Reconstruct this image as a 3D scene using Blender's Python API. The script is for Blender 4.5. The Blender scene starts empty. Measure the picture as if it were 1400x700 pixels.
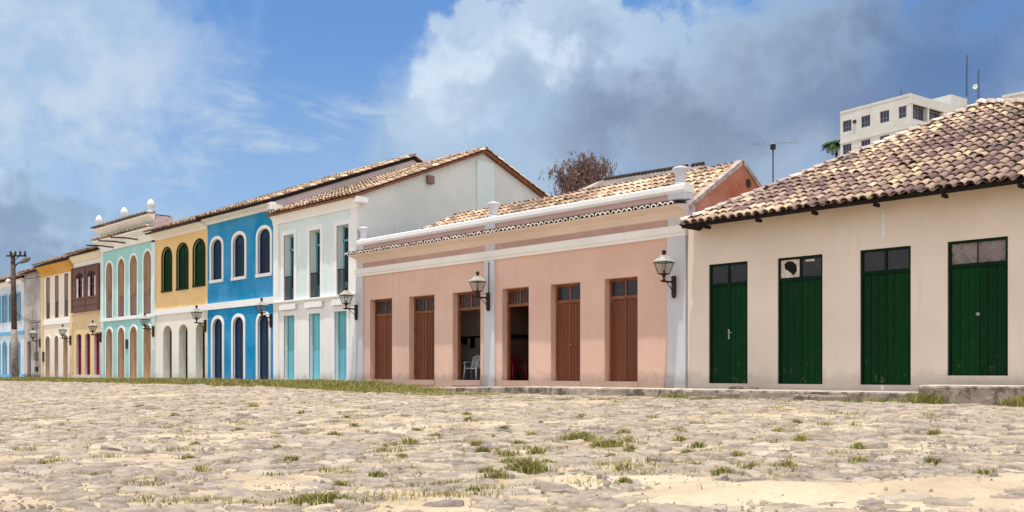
import bpy, math, random
import numpy as np
from mathutils import Vector, Matrix

random.seed(7)
RS = np.random.RandomState(11)
S = bpy.context.scene
COL = S.collection
PI = math.pi
R = math.radians

# ------------------------------------------------------------------ materials
def srgb(r, g, b):
    f = lambda c: (c/255/12.92) if c/255 <= .04045 else ((c/255+.055)/1.055)**2.4
    return (f(r), f(g), f(b), 1.0)

class NT:
    """tiny helper round a node tree"""
    def __init__(s, tree): s.t = tree; s.n = tree.nodes; s.l = tree.links
    def new(s, typ, **kw):
        n = s.n.new(typ)
        for k, v in kw.items(): setattr(n, k, v)
        return n
    def put(s, sock, v):
        if hasattr(v, 'is_linked') or isinstance(v, bpy.types.NodeSocket): s.l.new(v, sock)
        else: sock.default_value = v
    def math(s, op, a, b=0.0, c=None, clamp=False):
        n = s.new('ShaderNodeMath', operation=op, use_clamp=clamp)
        s.put(n.inputs[0], a); s.put(n.inputs[1], b)
        if c is not None: s.put(n.inputs[2], c)
        return n.outputs[0]
    def vmath(s, op, a, b=(0, 0, 0)):
        n = s.new('ShaderNodeVectorMath', operation=op)
        s.put(n.inputs[0], a); s.put(n.inputs[1], b)
        return n.outputs['Value'] if op in ('LENGTH', 'DOT_PRODUCT', 'DISTANCE') else n.outputs[0]
    def ramp(s, v, a, b, lo=0.0, hi=1.0, smooth=True):
        n = s.new('ShaderNodeMapRange', interpolation_type='SMOOTHSTEP' if smooth else 'LINEAR')
        s.put(n.inputs[0], v); s.put(n.inputs[1], a); s.put(n.inputs[2], b); s.put(n.inputs[3], lo); s.put(n.inputs[4], hi)
        return n.outputs[0]
    def mix(s, f, a, b, blend='MIX'):
        n = s.new('ShaderNodeMix', data_type='RGBA', blend_type=blend)
        s.put(n.inputs[0], f); s.put(n.inputs[6], a); s.put(n.inputs[7], b)
        return n.outputs[2]
    def noise(s, vec, scale, detail=4.0, rough=.55, dist=0.0):
        n = s.new('ShaderNodeTexNoise')
        s.put(n.inputs['Vector'], vec); s.put(n.inputs['Scale'], scale)
        n.inputs['Detail'].default_value = detail; n.inputs['Roughness'].default_value = rough
        n.inputs['Distortion'].default_value = dist
        return n.outputs[0]
    def bump(s, h, strength, dist=.02):
        n = s.new('ShaderNodeBump'); n.inputs['Strength'].default_value = strength
        n.inputs['Distance'].default_value = dist; s.put(n.inputs['Height'], h)
        return n.outputs[0]

def newmat(name):
    m = bpy.data.materials.new(name); m.use_nodes = True
    t = NT(m.node_tree)
    p = next(n for n in t.n if n.type == 'BSDF_PRINCIPLED')
    return m, t, p

def plain(name, col, rough=.7, metal=0.0, var=.12, scale=6.0, bump=.15, spec=.3):
    m, t, p = newmat(name)
    pos = t.new('ShaderNodeNewGeometry').outputs['Position']
    n = t.noise(pos, scale, 5)
    dark = tuple(c*(1-var*1.6) for c in col[:3])+(1,); lite = tuple(min(1, c*(1+var)) for c in col[:3])+(1,)
    t.put(p.inputs['Base Color'], t.mix(t.ramp(n, .3, .7), dark, lite))
    p.inputs['Roughness'].default_value = rough; p.inputs['Metallic'].default_value = metal
    p.inputs['Specular IOR Level'].default_value = spec
    if bump: t.put(p.inputs['Normal'], t.bump(t.noise(pos, scale*5, 3), bump, .01))
    return m

def plaster(name, col, stain=.35, low=1.0, fade=.18, streak=.25, seed=0.0, base=.70):
    """painted lime plaster: uneven coats, rain streaks, damp and dirt close to the pavement"""
    m, t, p = newmat(name)
    pos = t.new('ShaderNodeNewGeometry').outputs['Position']
    pos = t.vmath('ADD', pos, (seed, seed*.37, 0))
    sep = t.new('ShaderNodeSeparateXYZ'); t.put(sep.inputs[0], pos)
    big = t.noise(pos, .55, 5, .6)
    med = t.noise(pos, 3.2, 6, .65)
    fin = t.noise(pos, 24, 4, .6)
    stv = t.vmath('MULTIPLY', pos, (4.5, 4.5, .28))
    st = t.noise(stv, 1.0, 5, .6)
    dark = tuple(c*(1-fade) for c in col[:3])+(1,)
    lite = tuple(min(.9, c+(.85-c)*fade*.55) for c in col[:3])+(1,)
    c = t.mix(t.ramp(big, .32, .68), dark, lite)
    c = t.mix(t.math('MULTIPLY', t.ramp(med, .5, .8), fade*1.4), c, lite)
    pt = t.math('MULTIPLY', t.ramp(t.noise(pos, .9, 3, .75, .4), .60, .625), fade*1.1)
    c = t.mix(pt, c, lite)
    sk = t.math('MULTIPLY', t.math('MULTIPLY', t.ramp(st, .54, .78), t.ramp(big, .35, .7)), streak)
    c = t.mix(sk, c, (.16, .14, .12, 1))
    # damp / splash dirt with a ragged upper edge
    h = t.math('SUBTRACT', sep.outputs[2], t.math('MULTIPLY', med, .7*low))
    lo = t.math('MULTIPLY', t.ramp(h, base-.25, base+.18*low, 1.0, 0.0), stain)
    c = t.mix(lo, c, (.17, .145, .12, 1))
    sp = t.math('MULTIPLY', t.ramp(t.noise(pos, 9, 3, .7), .68, .74), stain*.5)
    c = t.mix(sp, c, (.3, .26, .22, 1))
    t.put(p.inputs['Base Color'], c)
    p.inputs['Roughness'].default_value = .85; p.inputs['Specular IOR Level'].default_value = .15
    hh = t.math('ADD', t.math('MULTIPLY', med, 1.0), t.math('MULTIPLY', fin, .25))
    t.put(p.inputs['Normal'], t.bump(hh, .35, .03))
    return m

def attr_mat(name, rough=.8, nscale=14, namp=.35, bump=.4, spec=.2, bdist=.02, lichen=None):
    """colour comes from the per-tile / per-stone / per-blade attribute, broken up by noise"""
    m, t, p = newmat(name)
    a = t.new('ShaderNodeAttribute', attribute_name='tone').outputs['Color']
    pos = t.new('ShaderNodeNewGeometry').outputs['Position']
    n = t.noise(pos, nscale, 6, .65)
    k = t.ramp(n, .25, .75, 1-namp, 1+namp)
    c = t.mix(1.0, a, k, 'MULTIPLY')
    if lichen:
        c = t.mix(t.math('MULTIPLY', t.ramp(t.noise(pos, nscale*.5, 5, .7), .56, .68), lichen[1]), c, lichen[0])
    t.put(p.inputs['Base Color'], c)
    p.inputs['Roughness'].default_value = rough; p.inputs['Specular IOR Level'].default_value = spec
    if bump: t.put(p.inputs['Normal'], t.bump(n, bump, bdist))
    return m

def wood(name, col, plank=.14, rough=.55, spec=.35, var=.25):
    """painted vertical boards"""
    m, t, p = newmat(name)
    pos = t.new('ShaderNodeNewGeometry').outputs['Position']
    v = t.vmath('MULTIPLY', pos, (9, 9, .7))
    n = t.noise(v, 1.0, 6, .6)
    big = t.noise(pos, 1.3, 4)
    sep = t.new('ShaderNodeSeparateXYZ'); t.put(sep.inputs[0], pos)
    w = t.math('FRACT', t.math('DIVIDE', sep.outputs[0], plank))
    gr = t.ramp(t.math('ABSOLUTE', t.math('SUBTRACT', w, .5)), .43, .5)
    dark = tuple(c*(1-var) for c in col[:3])+(1,); lite = tuple(min(1, c*(1+var*.8)) for c in col[:3])+(1,)
    c = t.mix(t.ramp(n, .3, .7), dark, lite)
    c = t.mix(t.math('MULTIPLY', t.ramp(big, .45, .75), .3), c, lite)
    rnd = t.new('ShaderNodeObjectInfo').outputs['Random']
    c = t.mix(1.0, c, t.ramp(rnd, 0, 1, .82, 1.15, False), 'MULTIPLY')
    wr = t.math('MULTIPLY', t.ramp(sep.outputs[2], .8, 1.7, .5, .06), t.ramp(t.noise(pos, 6, 6, .75), .56, .7))
    c = t.mix(wr, c, (.30, .26, .21, 1))
    t.put(p.inputs['Base Color'], c)
    t.put(p.inputs['Roughness'], t.ramp(n, .2, .8, rough-.1, rough+.15))
    p.inputs['Specular IOR Level'].default_value = spec
    hh = t.math('SUBTRACT', t.math('MULTIPLY', n, .25), gr)
    t.put(p.inputs['Normal'], t.bump(hh, .6, .012))
    return m

def glass(name, tint=(.02, .025, .03, 1), rough=.06):
    m, t, p = newmat(name)
    pos = t.new('ShaderNodeNewGeometry').outputs['Position']
    n = t.noise(pos, 5, 5, .65)
    t.put(p.inputs['Base Color'], t.mix(t.ramp(n, .5, .85), tint, tuple(min(1, c*2+.02) for c in tint[:3])+(1,)))
    t.put(p.inputs['Roughness'], t.ramp(n, .3, .8, rough, rough+.25))
    p.inputs['Specular IOR Level'].default_value = .35
    return m

def clear_glass(name):
    m, t, p = newmat(name)
    out = next(n for n in t.n if n.type == 'OUTPUT_MATERIAL')
    tr = t.new('ShaderNodeBsdfTransparent'); tr.inputs[0].default_value = (.9, .92, .9, 1)
    p.inputs['Base Color'].default_value = (.30, .28, .25, 1); p.inputs['Roughness'].default_value = .15
    mx = t.new('ShaderNodeMixShader'); mx.inputs[0].default_value = .28
    t.l.new(tr.outputs[0], mx.inputs[1]); t.l.new(p.outputs[0], mx.inputs[2]); t.l.new(mx.outputs[0], out.inputs[0])
    return m

def stone_wall(name, col, seed=0.0):
    """weathered concrete / old render with black mould and pale patches"""
    m, t, p = newmat(name)
    pos = t.vmath('ADD', t.new('ShaderNodeNewGeometry').outputs['Position'], (seed, 0, seed))
    a = t.noise(pos, 1.6, 8, .7); b = t.noise(pos, 7, 6, .7); st = t.noise(t.vmath('MULTIPLY', pos, (1.7, 1.7, 1.1)), 1, 8, .72)
    c = t.mix(t.ramp(a, .35, .65), tuple(x*.62 for x in col[:3])+(1,), col)
    c = t.mix(t.math('MULTIPLY', t.ramp(st, .46, .58), .85), c, (.075, .065, .055, 1))
    c = t.mix(t.math('MULTIPLY', t.ramp(b, .55, .72), .55), c, (.6, .54, .45, 1))
    t.put(p.inputs['Base Color'], c); p.inputs['Roughness'].default_value = .95; p.inputs['Specular IOR Level'].default_value = .1
    t.put(p.inputs['Normal'], t.bump(t.math('ADD', a, b), .7, .05))
    return m

MT = {
 'peach': plaster('peach_plaster', srgb(222, 183, 162), seed=1, stain=.5, streak=.2, fade=.09),
 'mauve': plaster('mauve_plaster', srgb(202, 164, 152), seed=2, stain=0, streak=.25, fade=.14),
 'cornice_cream': plaster('cornice_cream', srgb(234, 216, 202), seed=3, stain=0, streak=.3, fade=.12),
 'white': plaster('white_limewash', srgb(240, 237, 231), seed=4, stain=.45, streak=.22, fade=.09),
 'lilac_white': plaster('pilaster_white', srgb(206, 204, 207), seed=5, stain=.5, streak=.3, fade=.1),
 'cream': plaster('cream_plaster', srgb(232, 214, 195), seed=6, stain=.32, streak=.18, fade=.09, low=1.1),
 'orange': plaster('orange_plaster', srgb(214, 128, 92), seed=7, stain=0, streak=.45, fade=.3),
 'aqua_white': plaster('aqua_white_plaster', srgb(218, 231, 227), seed=8, stain=.3, streak=.15, fade=.09),
 'grey_gable': plaster('gable_plaster', srgb(222, 224, 216), seed=9, stain=0, streak=.35, fade=.12),
 'mauve_gable': plaster('mauve_gable_plaster', srgb(200, 188, 190), seed=10, stain=0, streak=.3, fade=.1),
 'blue': plaster('azure_plaster', srgb(6, 142, 194), seed=11, stain=.12, streak=.25, fade=.14),
 'ochre_yellow': plaster('yellow_plaster', srgb(236, 200, 138), seed=12, stain=.1, streak=.12, fade=.08),
 'cream_white': plaster('cream_white_plaster', srgb(240, 233, 220), seed=13, stain=.35, streak=.15, fade=.08),
 'teal': plaster('teal_plaster', srgb(160, 214, 208), seed=14, stain=.2, streak=.2, fade=.12),
 'ochre': plaster('ochre_plaster', srgb(236, 206, 156), seed=15, stain=.3, streak=.2, fade=.12),
 'gold': plaster('gold_plaster', srgb(214, 160, 70), seed=16, stain=0, streak=.2, fade=.14),
 'pale_cream': plaster('pale_cream_plaster', srgb(240, 228, 206), seed=17, stain=.3, streak=.15, fade=.08),
 'trim_white': plaster('white_trim', srgb(240, 238, 234), seed=18, stain=.25, streak=.12, fade=.06),
 'old_wall': plaster('weathered_render', srgb(192, 182, 174), seed=23, stain=1.0, streak=.75, fade=.34),
 'kerb': stone_wall('weathered_concrete', srgb(172, 156, 140), 3.0),
 'slab': plain('worn_slab', srgb(196, 182, 164), .95, var=.2, scale=2.5, bump=.4),
 'pale_blue_wall': plaster('pale_blue_plaster', srgb(206, 218, 226), seed=19, stain=.3),
 'sky_blue_paint': plain('sky_blue_paint', srgb(104, 168, 208), .6, var=.12),
 'tan_wood': wood('tan_wood', srgb(206, 176, 146), .2, .8, .15),
 'brown_wood': wood('brown_wood', srgb(118, 66, 40), .155, .55, .3, .2),
 'brown_frame': plain('brown_frame', srgb(132, 78, 50), .55, var=.2),
 'dark_wood': wood('dark_balcony_wood', srgb(108, 78, 68), .12, .7, .2),
 'grey_wood': wood('grey_brown_wood', srgb(128, 108, 98), .1, .8, .15),
 'green': wood('dark_green_wood', srgb(0, 50, 16), .19, .6, .12, .22),
 'green_frame': plain('dark_green_frame', srgb(2, 36, 14), .6, var=.2, spec=.12),
 'navy': wood('navy_wood', srgb(14, 46, 76), .13, .5, .3),
 'turq': wood('turquoise_wood', srgb(118, 192, 204), .2, .6, .25, .1),
 'turq_frame': plain('turquoise_frame', srgb(110, 180, 190), .6),
 'maroon': wood('maroon_wood', srgb(112, 22, 46), .2, .55, .3),
 'pinkish': plain('pinkish_white_paint', srgb(214, 190, 190), .7),
 'iron': plain('black_iron', srgb(38, 36, 38), .55, .3, var=.3, scale=20),
 'rust_iron': plain('rusty_iron', srgb(66, 46, 38), .7, .2, var=.4, scale=18),
 'lamp_hood': plain('lamp_hood_paint', srgb(172, 170, 160), .5, var=.25, scale=12),
 'lamp_glass': clear_glass('lamp_glass'),
 'glass': glass('dark_glass'),
 'glass_grey': glass('dusty_glass', (.022, .019, .018, 1), .12),
 'glass_violet': glass('violet_glass', (.035, .03, .075, 1), .08),
 'tarp': plain('grey_tarpaulin', srgb(138, 126, 120), .6, var=.12, scale=3, bump=.2),
 'paper': plain('pale_paper', srgb(212, 196, 176), .9),
 'black': plain('black_void', (.006, .006, .006, 1), .9, bump=0),
 'tile': attr_mat('clay_tile', .9, 16, .4, .5, .1, lichen=(srgb(96, 84, 76), .35)),
 'tile_under': plain('tile_underlay', srgb(70, 48, 38), .95, var=.4, scale=10),
 'soffit': plain('dark_soffit_boards', srgb(30, 22, 18), .9, var=.3, scale=8),
 'mortar': plain('ridge_mortar', srgb(178, 162, 148), .95, var=.25, scale=5, bump=.5),
 'fibro': plain('grey_sheet_roof', srgb(164, 152, 144), .95, var=.18, scale=1.2),
 'dark_ridge': plain('dark_ridge_tiles', srgb(70, 62, 58), .95, var=.3),
 'concrete': plaster('tower_concrete', srgb(204, 202, 196), seed=21, stain=0, streak=.35, fade=.1),
 'bluewhite': plain('pole_wood', srgb(98, 84, 74), .95, var=.35, scale=7, bump=.5),
 'pole_grey': plain('pole_concrete', srgb(150, 138, 128), .95, var=.25, scale=5),
 'alu': plain('dull_aluminium', srgb(150, 150, 150), .4, .7, var=.1),
 'plastic_white': plain('white_plastic', srgb(224, 224, 222), .4, var=.04, bump=0),
 'plastic_red': plain('red_plastic', srgb(120, 14, 18), .4, var=.1, bump=0),
 'room_wall': plain('room_plaster', srgb(214, 208, 200), .9, var=.1, scale=1.5),
 'room_dark': plain('room_dark_plaster', srgb(120, 92, 78), .9, var=.15, scale=1.5),
 'bark': plain('grey_bark', srgb(96, 78, 66), .95, var=.3, scale=9, bump=.6),
 'leaf': attr_mat('foliage', .7, 3, .3, 0, .2),
 'sheet_white': plain('white_finial_paint', srgb(226, 226, 222), .6, var=.08),
 'meter': plain('grey_meter_box', srgb(112, 110, 106), .6),
}

# stone: lilac grey with sandy dust
def stone_mat():
    m, t, p = newmat('cobble_stone')
    a = t.new('ShaderNodeAttribute', attribute_name='tone').outputs['Color']
    pos = t.new('ShaderNodeNewGeometry').outputs['Position']
    n = t.noise(pos, 9, 8, .7); f = t.noise(pos, 45, 5, .7)
    c = t.mix(1.0, a, t.ramp(n, .25, .75, .72, 1.25), 'MULTIPLY')
    dust = t.ramp(t.noise(pos, 2.2, 8, .75), .38, .62)
    c = t.mix(t.math('MULTIPLY', dust, .6), c, SAND)
    c = t.mix(t.math('MULTIPLY', t.ramp(f, .58, .72), .35), c, (.1, .085, .075, 1))
    t.put(p.inputs['Base Color'], c); p.inputs['Roughness'].default_value = .9; p.inputs['Specular IOR Level'].default_value = .15
    t.put(p.inputs['Normal'], t.bump(t.math('ADD', n, t.math('MULTIPLY', f, .5)), .7, .035))
    return m
SAND = srgb(192, 174, 148)
def sand_mat():
    m, t, p = newmat('sandy_earth')
    pos = t.new('ShaderNodeNewGeometry').outputs['Position']
    a = t.noise(pos, .8, 6, .65); b = t.noise(pos, 14, 6, .7); g = t.noise(pos, 90, 3, .6)
    c = t.mix(t.ramp(a, .3, .7), srgb(172, 152, 124), srgb(200, 182, 154))
    c = t.mix(t.math('MULTIPLY', t.ramp(b, .5, .72), .35), c, srgb(150, 128, 104))
    c = t.mix(t.math('MULTIPLY', t.ramp(g, .6, .75), .4), c, srgb(120, 100, 84))
    # dry grass stain in patches
    gp = t.math('MULTIPLY', t.ramp(t.noise(pos, .35, 5, .7), .56, .7), t.ramp(b, .4, .6))
    c = t.mix(t.math('MULTIPLY', gp, .55), c, srgb(150, 140, 74))
    t.put(p.inputs['Base Color'], c); p.inputs['Roughness'].default_value = .95; p.inputs['Specular IOR Level'].default_value = .1
    t.put(p.inputs['Normal'], t.bump(t.math('ADD', b, t.math('MULTIPLY', g, .4)), .5, .03))
    return m
MT['stone'] = stone_mat(); MT['sand'] = sand_mat()

# ------------------------------------------------------------------ mesh builder
OFF = {}
class MB:
    def __init__(s): s.v = []; s.f = []; s.m = []; s.c = []; s.cur = 0; s.tone = (1, 1, 1, 1); s.sm = []; s.smooth = False
    def vert(s, p): s.v.append((p[0], p[1], p[2])); s.c.append(s.tone); return len(s.v)-1
    def face(s, pts): s.fi([s.vert(p) for p in pts])
    def fi(s, idx): s.f.append(tuple(idx)); s.m.append(s.cur); s.sm.append(s.smooth)
    def box(s, x0, x1, y0, y1, z0, z1):
        i = [s.vert((x, y, z)) for z in (z0, z1) for y in (y0, y1) for x in (x0, x1)]
        for f in ((0, 2, 3, 1), (4, 5, 7, 6), (0, 1, 5, 4), (2, 6, 7, 3), (0, 4, 6, 2), (1, 3, 7, 5)): s.fi([i[k] for k in f])
        return s
    def bevel_box(s, x0, x1, y0, y1, z0, z1, b=.01):
        """box with the four upright edges and the top edge chamfered"""
        def ring(z, d): return [s.vert(q) for q in ((x0+d+b, y0+d, z), (x1-d-b, y0+d, z), (x1-d, y0+d+b, z), (x1-d, y1-d-b, z), (x1-d-b, y1-d, z), (x0+d+b, y1-d, z), (x0+d, y1-d-b, z), (x0+d, y0+d+b, z))]
        a = ring(z0, 0); c = ring(z1-b, 0); d = ring(z1, b)
        for p, q in ((a, c), (c, d)):
            for k in range(8): s.fi((p[k], p[(k+1) % 8], q[(k+1) % 8], q[k]))
        s.fi(d); s.fi(a[::-1]); return s
    def prism(s, prof, x0, x1):
        """closed (y,z) profile extruded along x"""
        a = [s.vert((x0, y, z)) for y, z in prof]; b = [s.vert((x1, y, z)) for y, z in prof]; n = len(prof)
        for k in range(n): s.fi((a[k], a[(k+1) % n], b[(k+1) % n], b[k]))
        s.fi(a[::-1]); s.fi(b); return s
    def tube(s, pts, r, n=8, cap=True):
        pts = [Vector(p) for p in pts]; rr = r if isinstance(r, (list, tuple)) else [r]*len(pts)
        rings = []; old = s.smooth; s.smooth = True
        for i, p in enumerate(pts):
            d = (pts[min(i+1, len(pts)-1)]-pts[max(i-1, 0)]).normalized()
            u = d.cross(Vector((0, 0, 1)))
            if u.length < 1e-4: u = d.cross(Vector((1, 0, 0)))
            u.normalize(); w = d.cross(u)
            rings.append([s.vert(p+(u*math.cos(2*PI*k/n)+w*math.sin(2*PI*k/n))*rr[i]) for k in range(n)])
        for a, b in zip(rings, rings[1:]):
            for k in range(n): s.fi((a[k], a[(k+1) % n], b[(k+1) % n], b[k]))
        s.smooth = old
        if cap: s.fi(rings[0][::-1]); s.fi(rings[-1])
        return s
    def lathe(s, prof, cx, cy, z0, n=14, square=False):
        rings = []
        for r, z in prof:
            if square: rings.append([s.vert((cx+a*r, cy+b*r, z0+z)) for a, b in ((-1, -1), (1, -1), (1, 1), (-1, 1))])
            else: rings.append([s.vert((cx+math.cos(2*PI*k/n)*r, cy+math.sin(2*PI*k/n)*r, z0+z)) for k in range(n)])
        q = len(rings[0]); old = s.smooth; s.smooth = not square
        for a, b in zip(rings, rings[1:]):
            for k in range(q): s.fi((a[k], a[(k+1) % q], b[(k+1) % q], b[k]))
        s.smooth = old
        s.fi(rings[0][::-1]); s.fi(rings[-1]); return s
    def build(s, name, mats, parent=None, **tags):
        if not isinstance(mats, (list, tuple)): mats = [mats]
        off = OFF.get(parent.name, Vector()) if parent else Vector()
        me = bpy.data.meshes.new(name)
        me.from_pydata([(x-off[0], y-off[1], z-off[2]) for x, y, z in s.v], [], s.f)
        for m in mats: me.materials.append(MT[m])
        me.polygons.foreach_set('material_index', s.m)
        me.polygons.foreach_set('use_smooth', s.sm)
        at = me.color_attributes.new('tone', 'FLOAT_COLOR', 'POINT')
        at.data.foreach_set('color', [q for c in s.c for q in c])
        me.update()
        o = bpy.data.objects.new(name, me); COL.objects.link(o)
        if parent: o.parent = parent; OFF[o.name] = off
        for k, v in tags.items(): o[k] = v
        return o

def thing(name, label, cat, loc=(0, 0, 0), group=None):
    o = bpy.data.objects.new(name, None); COL.objects.link(o); o.location = loc; o.empty_display_size = .3
    o['label'] = label; o['category'] = cat
    if group: o['group'] = group
    OFF[o.name] = Vector(loc); return o
def tag(o, label, cat, group=None):
    o['label'] = label; o['category'] = cat
    if group: o['group'] = group
    return o
def copy_tree(o, parent=None):
    c = o.copy(); COL.objects.link(c)
    if parent: c.parent = parent
    for ch in list(o.children): copy_tree(ch, c)
    return c

# ------------------------------------------------------------------ architecture helpers
# an opening is (xa, xb, za, apex, rise): rise 0 = square head, else elliptical arch of that rise
def outline(op, grow=0.0, n=12):
    xa, xb, za, ap, rise = op
    xa -= grow; xb += grow; ap += grow
    if rise <= 0: return [(xa, za), (xa, ap), (xb, ap), (xb, za)]
    rise += grow*.6
    cx = (xa+xb)/2; w = (xb-xa)/2; zs = ap-rise
    return [(xa, za)]+[(cx-w*math.cos(PI*k/n), zs+rise*math.sin(PI*k/n)) for k in range(n+1)]+[(xb, za)]

def wall_band(mb, x0, x1, z0, z1, ops, Y=0.0, depth=.3, rev=None):
    """front wall strip with real openings and their reveals; rev = material slot of the reveals"""
    ops = sorted(ops); x = x0; front = mb.cur
    for op in ops:
        xa, xb, za, ap, rise = op
        mb.face([(x, Y, z0), (xa, Y, z0), (xa, Y, z1), (x, Y, z1)])
        if za > z0+1e-4: mb.face([(xa, Y, z0), (xb, Y, z0), (xb, Y, za), (xa, Y, za)])
        o = outline(op); top = o[1:-1]
        for (ax, az), (bx, bz) in zip(top, top[1:]):
            if bx > ax+1e-6: mb.face([(ax, Y, az), (bx, Y, bz), (bx, Y, z1), (ax, Y, z1)])
        if rev is not None: mb.cur = rev
        ring = o+[o[0]]
        for (ax, az), (bx, bz) in zip(ring, ring[1:]):
            mb.face([(ax, Y, az), (ax, Y+depth, az), (bx, Y+depth, bz), (bx, Y, bz)])
        mb.cur = front
        x = xb
    mb.face([(x, Y, z0), (x1, Y, z0), (x1, Y, z1), (x, Y, z1)])

def surround(mb, op, w=.12, proud=.035, sill=False, Y=0.0):
    a = outline(op); b = outline(op, w); y = Y-proud
    for k in range(len(a)-1):
        mb.face([(a[k][0], y, a[k][1]), (a[k+1][0], y, a[k+1][1]), (b[k+1][0], y, b[k+1][1]), (b[k][0], y, b[k][1])])
        mb.face([(b[k][0], y, b[k][1]), (b[k+1][0], y, b[k+1][1]), (b[k+1][0], Y+.01, b[k+1][1]), (b[k][0], Y+.01, b[k][1])])
        mb.face([(a[k][0], y, a[k][1]), (a[k][0], Y+.02, a[k][1]), (a[k+1][0], Y+.02, a[k+1][1]), (a[k+1][0], y, a[k+1][1])])
    if sill: mb.box(op[0]-w-.003, op[1]+w+.003, Y-proud-.03, Y+.05, op[2]-w*.9, op[2]+.002)

def panel(mb, op, y, t=.05, inset=0.0):
    xa, xb, za, ap, rise = op
    o = outline((xa+inset, xb-inset, za+inset*.3, ap-inset, max(0, rise-inset*.5) if rise else 0))
    a = [mb.vert((x, y, z)) for x, z in o]; b = [mb.vert((x, y+t, z)) for x, z in o]; n = len(o)
    mb.fi(a[::-1]); mb.fi(b)
    for k in range(n): mb.fi((a[k], a[(k+1) % n], b[(k+1) % n], b[k]))

def frame(mb, op, y, w=.07, t=.07):
    """casing inside the opening"""
    a = outline(op); b = outline((op[0]+w, op[1]-w, op[2], op[3]-w, max(op[4]-w*.5, 0) if op[4] else 0))
    for k in range(len(a)-1):
        mb.face([(a[k][0], y, a[k][1]), (a[k+1][0], y, a[k+1][1]), (b[k+1][0], y, b[k+1][1]), (b[k][0], y, b[k][1])])
        mb.face([(b[k][0], y, b[k][1]), (b[k+1][0], y, b[k+1][1]), (b[k+1][0], y+t, b[k+1][1]), (b[k][0], y+t, b[k][1])])

def arch_door(root, op, y, mat, fmat, name='door', split=True, louvre=False):
    """two leaf boarded door or shutter filling an opening"""
    mb = MB(); frame(mb, op, y-.04, .06, .06); fr = op
    xa, xb, za, ap, rise = op
    mb.cur = 1; panel(mb, op, y, .05, .02)
    if split:
        cx = (xa+xb)/2; mb.box(cx-.02, cx+.02, y-.02, y+.01, za+.03, ap-.1)
    h = ap-rise-za
    for q in ((.04, .5, .96) if not louvre else ()):
        zz = za+h*q
        mb.box(xa+.08, (xa+xb)/2-.04, y-.014, y+.01, zz-.05, zz+.05); mb.box((xa+xb)/2+.04, xb-.08, y-.014, y+.01, zz-.05, zz+.05)
    if louvre:
        z = za+.1
        while z < ap-rise-.02:
            mb.prism([(y-.03, z), (y, z+.045), (y, z+.06), (y-.03, z+.015)], xa+.08, (xa+xb)/2-.035)
            mb.prism([(y-.03, z), (y, z+.045), (y, z+.06), (y-.03, z+.015)], (xa+xb)/2+.035, xb-.08)
            z += .075
    return mb.build(name, [fmat, mat], root)

def surrounds(root, ops, w, proud, mat, sill=False):
    for o in ops: m = MB(); surround(m, o, w, proud, sill); m.build('window_surround', mat, root)

def railing(root, xa, xb, z0, z1, y, mat='iron', n=None, boards=False):
    mb = MB(); n = n or max(6, int((xb-xa)/.1))
    mb.box(xa, xb, y-.025, y+.025, z1-.045, z1); mb.box(xa, xb, y-.02, y+.02, z0+.04, z0+.08)
    if boards: mb.box(xa+.01, xb-.01, y-.012, y+.012, z0+.08, z1-.045)
    else:
        for k in range(n+1):
            x = xa+.015+(xb-xa-.03)*k/n; mb.box(x-.011, x+.011, y-.011, y+.011, z0+.08, z1-.045)
    return mb.build('railing', mat, root)

TONES_OLD = [(.20, .13, .12), (.25, .165, .145), (.30, .20, .165), (.34, .23, .19), (.38, .26, .20), (.44, .30, .22), (.47, .33, .245), (.52, .37, .26), (.58, .43, .28), (.66, .52, .33)]
TONES_PALE = [(.24, .16, .12), (.34, .22, .16), (.42, .28, .19), (.50, .34, .22), (.56, .39, .26), (.60, .44, .29), (.66, .50, .33), (.70, .55, .38)]
TONES_DARK = [(.20, .14, .11), (.26, .18, .14), (.33, .22, .16), (.40, .27, .19), (.46, .32, .22)]

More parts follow.
